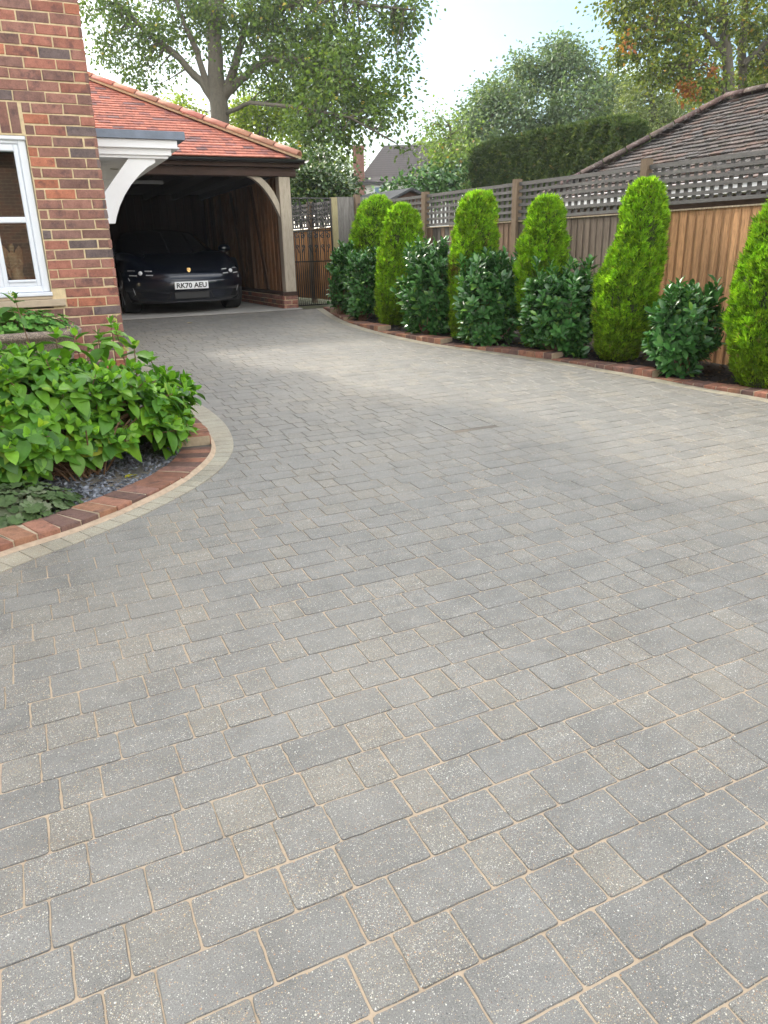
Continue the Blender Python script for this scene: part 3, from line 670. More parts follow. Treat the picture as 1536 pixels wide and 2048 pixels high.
def gutter(pts):
    mb=MB(); pts=[np.array(p,float) for p in pts]; n=8
    t=(pts[1]-pts[0])/np.linalg.norm(pts[1]-pts[0]); side=np.cross(t,(0,0,1))
    R1=[side*math.cos(a)*.057+np.array([0,0,1])*math.sin(a)*.05 for a in [math.pi+math.pi*k/n for k in range(n+1)]]
    R2=[v*.93 for v in R1]; prof=R1+R2[::-1]; m=len(prof)
    vs=[p+v for p in pts for v in prof]
    mb.add(vs,[(j,(j+1)%m,m+(j+1)%m,m+j) for j in range(m)]+[tuple(range(m)),tuple(range(m,2*m))[::-1]],(.02,.02,.02)); return mb
gutter([(-2.7,GY-.175,2.775),(4.42,GY-.175,2.775)]).build('gutter',M['black'],gar)
gutter([(4.44,GY-.2,2.775),(4.44,18.2,2.775)]).build('gutter',M['black'],gar)
# plinth and sole plate
mb=MB(); mb.box(4.0,4.24,GY+.008,17.9,.5,.735,mi=1)
brickwall(mb,(4.245,GY+.008,0),(-1,0,0),(0,-1,0),.25,.52,.735,phase=.513)
brickwall(mb,(4.0,GY,0),(0,1,0),(-1,0,0),5.6,.52,.735,phase=.513,startfull=False); brickwall(mb,(4.24,GY,0),(0,1,0),(1,0,0),5.6,.52,.735,phase=.513,startfull=False)
mb.build('plinth',[M['brick'],M['mortar']],gar)
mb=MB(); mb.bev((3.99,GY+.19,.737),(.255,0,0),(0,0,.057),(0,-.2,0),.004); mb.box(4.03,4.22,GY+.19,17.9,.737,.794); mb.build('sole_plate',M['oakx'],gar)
mb=MB(); y=GY+.2
while y<17.7:
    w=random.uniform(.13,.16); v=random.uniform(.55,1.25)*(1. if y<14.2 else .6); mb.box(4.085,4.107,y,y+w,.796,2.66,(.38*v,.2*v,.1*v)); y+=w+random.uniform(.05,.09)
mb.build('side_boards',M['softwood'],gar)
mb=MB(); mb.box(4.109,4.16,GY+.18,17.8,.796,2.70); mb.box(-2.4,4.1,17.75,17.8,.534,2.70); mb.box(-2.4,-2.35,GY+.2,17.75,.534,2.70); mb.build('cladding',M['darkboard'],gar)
mb=MB()
for y0_ in (13.2,14.6): mb.obox((4.06,y0_,.80),(.02,0,0),(0,.14,0),(0,.62,1.74),(.12,.07,.04)); 
mb.box(4.03,4.084,14.0,14.14,.796,2.545,(.12,.07,.04)); mb.box(4.03,4.084,15.9,16.04,.796,2.545,(.12,.07,.04)); mb.build('stud',M['softwood'],gar)
mb=MB()
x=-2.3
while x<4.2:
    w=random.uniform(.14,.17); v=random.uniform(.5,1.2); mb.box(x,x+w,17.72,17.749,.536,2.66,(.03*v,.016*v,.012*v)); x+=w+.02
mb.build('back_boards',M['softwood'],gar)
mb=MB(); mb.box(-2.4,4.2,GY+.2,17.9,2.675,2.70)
x=-2.
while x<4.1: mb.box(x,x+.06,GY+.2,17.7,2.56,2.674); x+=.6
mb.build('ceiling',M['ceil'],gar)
mb=MB(); mb.bev((1.60,12.9,2.478),(.78,0,0),(0,.07,0),(0,0,.05),.006); mb.build('light_fitting',simple('dull_plastic',(.16,.16,.17),.5,.05),gar)
# roof
EX,EY,EZ=4.28,GY-.27,2.812; PI_=math.radians(28.3); tanp=math.tan(PI_); half=3.12; LX=-3.0
mb=MB(); rz=EZ+half*tanp; yb=EY+2*half
R0=(EX-half,EY+half,rz-.03); R1_=(LX+half,EY+half,rz-.03)
mb.add([(EX,EY,EZ-.03),(EX,yb,EZ-.03),(LX,yb,EZ-.03),(LX,EY,EZ-.03),R0,R1_],[(3,0,4,5),(0,1,4),(1,2,5,4),(2,3,5),(0,3,2,1)],(.3,.09,.05))
def tcol():
    r=random.random(); v=random.uniform(.85,1.15)
    k=(.47,.18,.13) if r<.55 else (.42,.16,.12) if r<.8 else (.30,.13,.115) if r<.93 else (.21,.12,.12)
    return tuple(c*v for c in k)
cp_,sp_=math.cos(PI_),math.sin(PI_)
tiles(mb,(LX,EY,EZ-.028),(1,0,0),(0,cp_,sp_),(0,-sp_,cp_),EX-LX,half/cp_,lambda u,v:v*cp_<min(u,EX-LX-u)+.05,.165,.1,.0125,tcol)
tiles(mb,(EX,EY,EZ-.028),(0,1,0),(-cp_,0,sp_),(sp_,0,cp_),2*half,half/cp_,lambda u,v:v*cp_<min(u,2*half-u)+.05,.165,.1,.0125,tcol)
roof=mb.build('roof',M['tile'],gar)
def hips(a,b,r,L,parent,mat,c0,lift=.03,mort=True):
    a,b=np.array(a,float),np.array(b,float); d=b-a; n=int(np.linalg.norm(d)/L); d/=n
    mb=MB(); t=d/np.linalg.norm(d); s=np.cross(t,(0,0,1)); s/=np.linalg.norm(s); up=np.cross(s,t)
    for i in range(n):
        p=a+d*i+up*lift; q=p+d*.96; k=tuple(c*random.uniform(.88,1.12) for c in c0)
        vs=[];m=8
        for e_,w in ((p,1.06),(q,1.)):
            for rr in (r*w,r*w-.016):
                for j in range(m+1):
                    ang=math.pi*(.10+.80*j/m); vs.append(e_+s*rr*math.cos(ang)+up*(rr*math.sin(ang)-r*.45))
        K=m+1; f=[]
        for j in range(m): f+=[(j,j+1,2*K+j+1,2*K+j),(K+j+1,K+j,3*K+j,3*K+j+1),(j+1,j,K+j,K+j+1),(2*K+j,2*K+j+1,3*K+j+1,3*K+j)]
        f+=[(0,2*K,3*K,K),(m,K+m,3*K+m,2*K+m)]
        mb.add(vs,f,k)
    mb.build('hip_tiles',mat,parent,True)
    if mort:
        mb=MB(); mb.obox(a-s*.105-up*.03,s*.21,b-a,up*.03,(.4,.28,.17));  mb.build('hip_mortar',M['hipm'],parent)
M['hipt']=simple('hip_tile',(.5,.24,.17),.9,.12,14,.3,60,usecol=True); M['hipm']=simple('hip_mortar',(.5,.36,.22),.95,.12,20,.4,80)
hips((EX+.02,EY-.02,EZ+.0),(EX-half,EY+half,rz),.10,.42,roof,M['hipt'],(.45,.205,.15),.02)
hips((EX+.02,yb,EZ),(EX-half,EY+half,rz),.10,.42,roof,M['hipt'],(.45,.205,.15),.02)
hips((LX,EY,EZ),(LX+half,EY+half,rz),.10,.42,roof,M['hipt'],(.45,.205,.15),.02)
hips((LX+half,EY+half,rz),(EX-half,EY+half,rz),.10,.42,roof,M['hipt'],(.45,.205,.15),.02)
# ------------------------------------------------------------------ car, nose out
CX,CY=2.52,12.28
car=thing('parked_car','dark navy sports saloon parked nose out in the shade of the open garage','car',(CX,CY+2.4,.534))
paint=NT('car_paint'); paint.base((.006,.009,.018)); paint.rough(.28); paint.b.inputs['Coat Weight'].default_value=1.; paint.b.inputs['Coat Roughness'].default_value=.04; paint.b.inputs['Metallic'].default_value=.3
M['paint']=paint.m; M['trim']=simple('car_trim',(.008,.008,.009),.5,.1,10); M['tyre']=simple('tyre',(.012,.012,.012),.85,.2,10)
t=NT('car_glass'); t.base((.004,.004,.005)); t.rough(.05); M['cglass']=t.m
CZ=.534
rowsP=[ # y, z, half width, side pull-back, fender lift
(.20,.17,.80,.50,0),(.06,.18,.86,.50,0),(.03,.25,.90,.46,0),(.045,.34,.93,.44,0),(.04,.355,.94,.42,0),(.012,.375,.945,.42,0),(.0,.40,.95,.42,0),(.0,.485,.955,.42,0),(.010,.505,.955,.42,0),(.040,.525,.955,.42,0),(.05,.57,.955,.42,0),(.068,.605,.95,.42,.005),(.12,.645,.94,.42,.02),(.22,.685,.93,.42,.05),(.38,.73,.93,.36,.075),(.60,.775,.94,.25,.085),(.90,.83,.95,.12,.085),(1.25,.88,.955,.05,.07),(1.55,.92,.95,.0,.05),(1.75,.95,.94,0,.02)]
mb=MB(); nu=28; G=[]
for (y,z,w,pb,fl) in rowsP:
    r=[]
    for i in range(nu+1):
        u=-1+2*i/nu; au=abs(u)
        yy_=y+pb*au**3.2+.10*au*au*(1 if y<.3 else .3)
        zz_=z+fl*math.exp(-((au-.80)/.17)**2)-(.10*max(0,au-.93)/.07 if y>.3 else 0)
        r.append((CX+u*w,CY+yy_,CZ+zz_))
    G.append(r)
vs=[v for r in G for v in r]; K=nu+1
mb.add(vs,[(i*K+j,i*K+j+1,(i+1)*K+j+1,(i+1)*K+j) for i in range(len(G)-1) for j in range(nu)])
# flanks and tail
side=[(.62,.18),(1.2,.16),(3.9,.16),(4.7,.2)]
for s in (-1,1):
    ys_=[.55+i*.18 for i in range(25)]
    prof=lambda y:[(.90,.17),(.95,.30),(.975,.50),(.965,.68),(.93,.80+.05*math.sin(min(y,4.8)/4.8*math.pi))]
    vs=[]
    for y in ys_:
        tap=1-.10*max(0,(y-4.2)/.8)**2-.05*max(0,(.9-y)/.4)
        for (w,z) in prof(y): vs.append((CX+s*w*tap,CY+y,CZ+z))
    f=[(i*5+j,i*5+j+1,(i+1)*5+j+1,(i+1)*5+j) for i in range(len(ys_)-1) for j in range(4)]
    mb.add(vs,f if s<0 else [q[::-1] for q in f])
mb.add([(CX-.84,CY+4.87,CZ+.2),(CX+.84,CY+4.87,CZ+.2),(CX+.84,CY+4.87,CZ+.85),(CX-.84,CY+4.87,CZ+.85)],[(0,1,2,3)])
mb.add([(CX-.93,CY+1.7,CZ+.93),(CX+.93,CY+1.7,CZ+.93),(CX+.90,CY+4.87,CZ+.85),(CX-.90,CY+4.87,CZ+.85)],[(0,1,2,3)])
mb.build('body',M['paint'],car,True)
mb=MB(); G=[]
cab=[(1.45,.90,.80,.0),(1.95,1.10,.74,.02),(2.35,1.27,.66,.03),(2.7,1.345,.60,.035),(3.2,1.36,.58,.035),(3.8,1.27,.55,.03),(4.3,1.12,.50,.02),(4.75,.93,.45,0)]
for (y,z,w,cr2) in cab:
    r=[(CX-.93+.0,CY+y,CZ+min(z,.90)-.02)]
    for i in range(13):
        u=-1+2*i/12; r.append((CX+u*w,CY+y+.12*u*u*(1 if y<2.6 else 0),CZ+z-cr2*u*u*1.5))
    r.append((CX+.93,CY+y,CZ+min(z,.90)-.02)); G.append(r)
K=15; mb.add([v for r in G for v in r],[(i*K+j,i*K+j+1,(i+1)*K+j+1,(i+1)*K+j) for i in range(len(G)-1) for j in range(K-1)])
mb.build('cabin_glass',M['cglass'],car,True)
# lights, grille, splitter, plate, badge, mirrors, wheels
def fy(x,z,off=0):    # surface y of the nose at x,z
    ax=abs(x)/.94; zs=[r[1] for r in rowsP[2:15]]; k=np.interp(z,zs,[r[0] for r in rowsP[2:15]]); pb=np.interp(z,zs,[r[3] for r in rowsP[2:15]])
    return CY+k+pb*ax**3.2+.10*ax*ax-off
chrome=simple('lamp_chrome',(.75,.77,.8),.2,.05,metal=.35); lens=NT('lamp_lens'); lens.base((.6,.62,.65)); lens.rough(.08)
for s in (-1,1):
    hl=[(.53,.675),(.85,.70),(.90,.60),(.86,.565),(.58,.565),(.52,.61)]
    mb=MB(); n=len(hl)
    def surf(x,z,o): return (CX+s*x,fy(x,z,o),CZ+z)
    mb.add([surf(x,z,.012) for x,z in hl]+[surf(x,z,-.06) for x,z in hl],[tuple(range(n))]+[(i,(i+1)%n,n+(i+1)%n,n+i) for i in range(n)])
    h=mb.build('headlight',M['trim'],car)
    for (a,b) in ((.60,.592),(.60,.652),(.82,.592),(.82,.660)):
        mb=MB(); mb.tube([surf(a-.045,b,.03),surf(a+.045,b+.004,.03)],.009,6); mb.build('light_strip',chrome,h)
    mb=MB(); c0=surf(.715,.626,.004); mb.tube([(c0[0],c0[1]-.03,c0[2]),(c0[0],c0[1]-.045,c0[2]),(c0[0],c0[1]-.052,c0[2])],[.034,.03,.012],16); mb.build('projector',lens.m,h,True)
    mb=MB(); q=[(.885,.58),(.87,.50),(.84,.40),(.815,.30)]; mb.tube([surf(x,z,.004) for x,z in q],[.008,.006,.005,.004],6,(.3,.3,.3)); mb.build('air_blade',chrome,car)
    mb=MB(); q=[(.30,.335),(.80,.345),(.84,.28),(.78,.235),(.34,.235)]; n=len(q)
    mb.add([surf(x,z,.006) for x,z in q]+[surf(x,z,-.06) for x,z in q],[tuple(range(n))]+[(i,(i+1)%n,n+(i+1)%n,n+i) for i in range(n)]); g_=mb.build('air_intake',M['trim'],car)
    mb=MB(); 
    for zz in (.265,.30): mb.tube([surf(.34,zz,.012),surf(.58,zz,.012),surf(.80,zz,.012)],.005,6)
    mb.build('intake_slat',M['paint'],g_)
    mb=MB(); mx_=CX+s*1.0; 
    rings=[]
    for k,(yo,w,hh) in enumerate(((0,.05,.03),(.03,.10,.06),(.09,.115,.07),(.14,.10,.06))):
        rings.append([(mx_+w*math.cos(a),CY+1.62+yo,CZ+.985+hh*math.sin(a)) for a in [2*math.pi*j/14 for j in range(14)]])
    stack(mb,rings); mb.tube([(CX+s*.86,CY+1.7,CZ+.93),(mx_,CY+1.7,CZ+.97)],.018,6); mb.build('wing_mirror',M['paint'],car,True)
    for wy in (.90,3.80):
        mb=MB(); cyl=[]
        x0=CX+s*.955; x1=CX+s*.70
        for (xx,r) in ((x0-s*.01,.30),(x0,.34),(x0-s*.02,.352),(x1+s*.02,.352),(x1,.33)): cyl.append([(xx,CY+wy+r*math.cos(a),CZ+.352+r*math.sin(a)) for a in [2*math.pi*j/28 for j in range(28)]])
        stack(mb,cyl); w_=mb.build('wheel',M['tyre'],car,True)
        mb=MB()
        for k in range(5): mb.obox((x0+s*.004-s*.0,CY+wy,CZ+.352),(s*.006,0,0),(0,.05*math.cos(k*1.2566+1.57),.05*math.sin(k*1.2566+1.57)),(0,.29*math.cos(k*1.2566),.29*math.sin(k*1.2566)))
        mb.build('rim',chrome,w_)
mb=MB(); mb.bev((CX-.28,CY+.035,CZ+.225),(.56,0,0),(0,0,.11),(0,-.012,0),.01); mb.build('radar_panel',M['trim'],car)
mb=MB(); P_=[(CX+u*.86,CY+.04+.40*abs(u)**3+.05*u*u-.035,CZ+.185-.01*abs(u)) for u in [i/10 for i in range(-10,11)]]; mb.tube(P_,[.012]*21,6); mb.build('splitter',M['trim'],car)
pw,ph=.262,.0565; pz=CZ+.43; pyy=CY-.018
mb=MB(); mb.bev((CX-pw,CY+.02,pz-ph),(2*pw,0,0),(0,0,2*ph),(0,-.038,0),.004); M['plate']=simple('plate_white',(.82,.84,.86),.4,.02); pl=mb.build('number_plate',M['plate'],car)
cu=bpy.data.curves.new('plate_text','FONT'); cu.body='RK70 AEU'; cu.size=.112; cu.align_x='CENTER'; cu.align_y='CENTER'; cu.offset=.0034; cu.extrude=.0008; cu.space_character=1.02; cu.resolution_u=3
to=bpy.data.objects.new('tmp_text',cu); sc.collection.objects.link(to); dg=bpy.context.evaluated_depsgraph_get(); tm=bpy.data.meshes.new_from_object(to.evaluated_get(dg)); bpy.data.objects.remove(to)
xs2=[v.co.x for v in tm.vertices]; zs2=[v.co.y for v in tm.vertices]; sxx=.470/(max(xs2)-min(xs2)); szz=.079/(max(zs2)-min(zs2)); cxx=(max(xs2)+min(xs2))/2; czz=(max(zs2)+min(zs2))/2
for v in tm.vertices:
    x,z,d=(v.co.x-cxx)*sxx,(v.co.y-czz)*szz,v.co.z; v.co=Vector((CX+x,pyy-.0015-d,pz+z))-Vector(tuple(ORG[car]))
tm.materials.clear(); tm.materials.append(M['black']); link('lettering',tm,pl)
mb=MB(); sh=[(-.026,.03),(.026,.03),(.026,-.005),(.015,-.025),(0,-.034),(-.015,-.025),(-.026,-.005)]
bz,by=CZ+.655,CY+.098
mb.prism(sh,(CX,by,bz),(1,0,0),(0,.35,1),(0,-.006,.002)); M['gold']=simple('badge_gold',(.6,.4,.14),.35,.1,metal=.7); bd=mb.build('badge',M['gold'],car)
mb=MB(); mb.obox((CX-.021,by-.009,bz+.008),(.019,0,0),(0,.006,.016),(0,-.002,0)); mb.obox((CX+.002,by-.0105,bz-.017),(.016,0,0),(0,.006,.018),(0,-.002,0)); mb.build('badge_field',simple('badge_red',(.4,.03,.02),.4,.05),bd)
# ------------------------------------------------------------------ wrought iron gate
gt=thing('iron_gate','tall black wrought iron gate with scrollwork beside the oak garage post','gate',(4.62,12.35,.55))
gx0,gx1,gz0,gz1,gy=4.275,4.965,.555,2.245,12.35
mb=MB()
for x in (gx0,gx1): mb.box(x-.011,x+.011,gy-.011,gy+.011,gz0,gz1)
for z in (gz0,1.26,1.74,gz1): mb.box(gx0+.011,gx1-.011,gy-.009,gy+.009,z-.009,z+.009)
mb.build('frame',M['iron'],gt)
nb=19
for i in range(1,nb):
    x=gx0+(gx1-gx0)*i/nb; top=1.731
    mb=MB(); mb.box(x-.006,x+.006,gy-.006,gy+.006,gz0+.009,1.251)
    mb.build('bar',M['iron'],gt)
for i in range(1,nb,1):
    if i%4==0 or i%2==1:
        x=gx0+(gx1-gx0)*i/nb; mb=MB(); mb.box(x-.006,x+.006,gy-.006,gy+.006,1.269,1.731 if i%4 else gz1-.009); mb.build('bar',M['iron'],gt)
def scroll(cx_,cz_,r,a0,turns,dirn,tail=None):
    mb=MB(); pts=[]
    n=int(26*turns)
    for k in range(n+1):
        a=a0+dirn*2*math.pi*turns*k/n; rr=r*(1-.72*k/n); pts.append((cx_+rr*math.cos(a),gy-.004,cz_+rr*math.sin(a)))
    if tail: pts=[(cx_+tail[0],gy-.004,cz_+tail[1])]+pts
    mb.tube(pts,.008,6); mb.build('scroll',M['iron'],gt,True)
for c_ in range(3):
    xc=gx0+.12+.225*c_
    for s in (-1,1):
        scroll(xc+s*.045,2.02,.042,math.pi/2 if s>0 else math.pi/2,1.2,-s,(-s*.02,.16)); scroll(xc+s*.045,1.93,.040,-math.pi/2,1.2,s,(-s*.02,-.13))
        scroll(xc+s*.05,1.66,.036,math.pi/2,1.1,-s,(-s*.03,.06)); scroll(xc+s*.05,1.50,.03,-math.pi/2,1.1,s,(-s*.02,-.1))
        scroll(xc+s*.03,2.16,.028,-math.pi/2,1.,s,(s*.06,-.06))
jp=thing('wooden_gate_post','slim weathered timber post between the oak garage post and the iron gate','post',(4.255,12.36,.52))
mb=MB(); mb.box(4.238,4.262,12.32,12.4,.50,2.24); mb.build('shaft',M['oak'],jp)
# grey board wing between gate and conifer
wp=thing('wooden_fence_panel','short grey vertical board panel with a pale post just right of the iron gate','fence panel',(5.3,12.4,.53))
mb=MB(); mb.box(5.005,5.095,12.36,12.46,.50,2.26); M['pale']=wood('post_new',(.33,.29,.15),(.48,.43,.26)); mb.build('post',M['pale'],wp)
mb=MB(); x=5.096
for i in range(5):
    w=.118; v=random.uniform(.8,1.15); mb.obox((x,12.385+.006*(i%2),.53),(w-.003,.004,0),(0,.02,0),(0,0,1.735+random.uniform(-.004,.004)),(.27*v,.26*v,.245*v)); x+=w
mb.build('boards',M['softwood'],wp)
# ------------------------------------------------------------------ long fence
fn=thing('garden_fence','long timber fence of upright boards topped with grey square trellis behind the conifers','fence',(6.2,7,.3))
PY=[.55,2.52,4.48,6.44,8.41,10.39,12.37,14.1,16.3,18.4]
fd=np.array([-.12,1,0])/math.hypot(.12,1); fnr=np.array([-fd[1],fd[0],0])  # points to the drive (-X)
fp=lambda y,z=0:np.array([fenceX(y),y,z])
for i,y in enumerate(PY):
    far=y>12.3; zt=2.20 if not far else 2.30
    if i==3: zt=2.225
    mb=MB(); p=fp(y,zg(y)-.05); mb.obox(p-fd*.04+fnr*.052,fd*.085,-fnr*.09,(0,0,zt-p[2])); mb.build('post',M['post'],fn)
for a,b in zip(PY[:-1],PY[1:]):
    far=a>12.3; ztop,zb=(2.26,1.83) if far else (2.155,1.71); zt0=zb+(.05 if a<6 else .012)
    p0,p1=fp(a),fp(b); L=np.linalg.norm(p1-p0)
    base=(.50,.275,.135) if a<5 else (.185,.145,.115) if a<7 else (.225,.15,.105) if a<12 else (.60,.30,.12)  # bays beyond the gate: orange brightened in the colour to look sunlit
    mb=MB(); s=.045
    while s<L-.06:
        w=.098; v=random.uniform(.82,1.18); c=tuple(q*v for q in base)
        if a>7.9 and a<8.5 and random.random()<.4: c=(.11*v,.1*v,.09*v)
        o=p0+fd*s+fnr*.012; o[2]=zg((a+b)/2)+.03
        mb.add([o,o+fd*(w+.012)-fnr*.005,o+fd*(w+.012)-fnr*.017,o-fnr*.018,*(q+np.array([0,0,zb-.012-o[2]]) for q in (o,o+fd*(w+.012)-fnr*.005,o+fd*(w+.012)-fnr*.017,o-fnr*.018))],
               [(0,1,5,4),(1,2,6,5),(2,3,7,6),(3,0,4,7),(4,5,6,7),(3,2,1,0)],c)
        mb.obox(o+fd*w*.0+fnr*.0,fd*.008,fnr*.002,(0,0,zb-.012-o[2]),tuple(q*.8 for q in c))
        s+=w
    bp=mb.build('board_panel',M['softwood'],fn)
    mb=MB(); o=p0+fd*.045+fnr*.026; o[2]=zb-.012; mb.obox(o,fd*(L-.09),-fnr*.056,(0,0,.014),(.42,.34,.24)); mb.build('capping',M['softwood'],bp)
    mb=MB(); n=6; hh=.034; pitch=(ztop-zt0-hh)/(n-1)
    for k in range(n):
        o=p0+fd*.045+fnr*.016; o[2]=zt0+k*pitch; w=hh
        mb.obox(o,fd*(L-.09),-fnr*.018,(0,0,w+(.008 if k==n-1 else 0)))
    s=.09
    while s<L-.08:
        o=p0+fd*s-fnr*.004; o[2]=zt0+.002; mb.obox(o,fd*.038,-fnr*.018,(0,0,ztop-zt0-.004)); s+=.098
    mb.build('trellis',M['trellis'],fn)
# ------------------------------------------------------------------ neighbour's bungalow
nb_=thing('bungalow','low neighbouring building with an old mossy brown hipped tile roof behind the fence','building',(12,6,.2))
pit=math.radians(34); tp_=math.tan(pit); rzz=3.57; hw=2.05; ez=rzz-hw*tp_; rx=11.05; ry=9.85; y_end=-3.
mb=MB(); mb.box(rx-hw+.35,rx+hw-.35,y_end+.3,ry+hw-.35,-.1,ez-.0); mb.build('wall',simple('dark_brick_wall',(.12,.075,.06),.9,.2,6),nb_)
mb=MB(); mb.box(rx-hw-.02,rx-hw+.0,y_end-.1,ry+hw,ez-.17,ez+.02); mb.box(rx-hw,rx-hw+.36,y_end,ry+hw,ez-.17,ez-.15); mb.box(rx-hw,rx+hw,ry+hw,ry+hw+.02,ez-.17,ez+.02); mb.build('fascia',M['white'],nb_)
mb=MB(); A=(rx-hw-.06,y_end,ez-.05);B=(rx-hw-.06,ry+hw+.06,ez-.05);C_=(rx+hw+.06,ry+hw+.06,ez-.05);D_=(rx+hw+.06,y_end,ez-.05)
mb.add([A,B,C_,D_,(rx,ry,rzz-.02),(rx,y_end+2.05,rzz-.02)],[(1,0,5,4),(2,1,4),(3,2,4,5),(0,3,5),(0,1,2,3)],(.1,.07,.06))
def ocol():
    v=random.uniform(.7,1.3); return tuple(c*v for c in random.choice([(.072,.055,.05),(.066,.055,.052),(.055,.05,.05),(.088,.056,.046)]))
cq,sq=math.cos(pit),math.sin(pit); hw2=hw+.06; Ls=ry+hw2-y_end
tiles(mb,(rx-hw2,y_end,ez-.04),(0,1,0),(cq,0,sq),(-sq,0,cq),Ls,hw2/cq,lambda u,v:v*cq<min(u,Ls-u)+.08,.22,.112,.026,ocol,.008)
tiles(mb,(rx+hw2,ry+hw2,ez-.04),(-1,0,0),(0,-cq,sq),(0,sq,cq),2*hw2,hw2/cq,lambda u,v:v*cq<min(u,2*hw2-u)+.08,.22,.112,.026,ocol,.008)
nr=mb.build('roof',M['oldtile'],nb_)
hips((rx-hw2,ry+hw2,ez+.02),(rx,ry,rzz+.02),.12,.4,nr,M['oldtile'],(.085,.058,.05),.04,False); hips((rx,ry,rzz+.02),(rx,y_end+2.05,rzz+.02),.12,.4,nr,M['oldtile'],(.085,.058,.05),.04,False)
# ------------------------------------------------------------------ far cottage and shed
hv=np.array([CF[0],CF[1],0]); hv/=np.linalg.norm(hv); rv=np.array([hv[1],-hv[0],0])
fh=thing('white_cottage','distant white rendered cottage with a steep dark tiled roof and a brick chimney','house',P(790,380,45)*np.array([1,1,0])+np.array([0,0,.5]))
def px(p,D): return P(p[0],p[1],D)
a=px((722,366),45); b=px((905,362),45); a[2]=b[2]=(a[2]+b[2])/2
za=a[2]
mb=MB(); mb.obox((a[0]+rv[0]*.15,a[1]+rv[1]*.15,.3),b-a,hv*7,(0,0,za-.3)); w_=mb.build('wall',M['render'],fh)
rt=px((795,288),47); rt2=px((880,287),47); zr=rt[2]
ea=a-rv*.45-hv*.4; eb=b+rv*.45-hv*.4; ec=eb+hv*7.8; ed=ea+hv*7.8
for q in (ea,eb,ec,ed): q[2]=za+.02
r1=ea+rv*1.95+hv*3.9; r1[2]=zr; r2_=eb-rv*1.2+hv*3.9; r2_[2]=zr
# bell-cast eaves: a lower, flatter skirt
def lerp(p,q,t): return p+(q-p)*t
sk=[lerp(ea,r1,.22),lerp(eb,r2_,.22),lerp(ec,r2_,.22),lerp(ed,r1,.22)]
for q in sk: q[2]=za+(zr-za)*.15
mb=MB(); mb.add([ea,eb,ec,ed]+sk+[r1,r2_],[(0,1,5,4),(1,2,6,5),(2,3,7,6),(3,0,4,7),(4,5,9,8),(5,6,9),(6,7,8,9),(7,4,8),(3,2,1,0)])
t=NT('far_tile'); wv=t.N('TexWave'); wv.bands_direction='Z'; wv.inputs['Scale'].default_value=2.2; wv.inputs['Distortion'].default_value=.6; t.l.new(t.pos,wv.inputs['Vector'])
t.base(t.mix(1.,t.mix(t.noise(6,5,.7),(.028,.024,.028),(.065,.053,.052)),t.ramp(wv.outputs['Fac'],[(.1,.7),(.5,1.1)]),'MULTIPLY')); t.rough(.9)
rf=mb.build('roof',t.m,fh)
mb=MB(); c0=px((707,350),44.6); c0[2]=.5; wd=.66; mb.obox(c0,rv*wd,hv*.7,(0,0,px((707,296),44.6)[2]-.5)); c1_=c0-rv*.05-hv*.05; c1_[2]=px((707,300),44.6)[2]; mb.obox(c1_,rv*(wd+.1),hv*.8,(0,0,.18)); mb.build('chimney',simple('far_brick',(.22,.1,.075),.9,.3,7),rf)
mb=MB(); g0=ea.copy(); g0[2]=za-.12; mb.obox(g0,eb-ea,hv*.12,(0,0,.13)); mb.build('gutter',M['black'],rf)
for (xa,xb) in ((748,768),(835,855)):
    q=px((xa,374),44.97); q2=px((xb,374),44.97); q[2]=px((xa,392),44.97)[2]; hgt=px((xa,373),44.97)[2]-q[2]
    mb=MB(); mb.obox(q-hv*.02,(q2-q)*np.array([1,1,0]),-hv*.06,(0,0,hgt)); wnd=mb.build('window',M['white'],w_)
    mb=MB(); mb.obox(q-hv*.085+rv*.06+np.array([0,0,.06]),(q2-q)*np.array([1,1,0])-rv*.12,-hv*.01,(0,0,hgt-.12)); mb.build('pane',simple('far_glass',(.12,.2,.3),.1,.05),wnd)
sh_=thing('garden_shed','small shed with a grey felt roof and brown gable showing over the fence','shed',P(818,400,16)*np.array([1,1,0])+np.array([0,0,.45]))
D=16; A=px((784,399),D);B=px((823,376),D);C_=px((850,391),D); L=px((784,440),D); A[2]-=0; dv=np.array([-.15,1,0])*2.4
base=.45
mb=MB(); a2=A+rv*.03; c2=C_-rv*.03; mb.add([(a2[0],a2[1],base),(c2[0],c2[1],base),c2-(0,0,.02),B-(0,0,.05),a2-(0,0,.02)]+[np.array(q)+dv for q in [(a2[0],a2[1],base),(c2[0],c2[1],base),c2-(0,0,.02),B-(0,0,.05),a2-(0,0,.02)]],[(0,1,2,3,4),(9,8,7,6,5),(0,4,9,5),(1,6,7,2)]); mb.build('wall',wood('shed_board',(.07,.04,.03),(.12,.07,.05),0),sh_)
mb=MB(); n=np.array([0,0,.05]); f0=-hv*.12
mb.add([A-rv*.06+f0,B+f0,B+dv,A-rv*.06+dv,A-rv*.06+f0-n,B+f0-n,B+dv-n,A-rv*.06+dv-n],[(0,1,2,3),(0,4,5,1),(3,7,4,0),(7,6,5,4)]); mb.add([B+f0,C_+rv*.06+f0,C_+rv*.06+dv,B+dv,B+f0-n,C_+rv*.06+f0-n,C_+rv*.06+dv-n,B+dv-n],[(0,1,2,3),(0,4,5,1),(1,5,6,2),(7,6,5,4)])
mb.build('roof',simple('roofing_felt',(.065,.07,.075),.95,.15,10,.3,80),sh_)
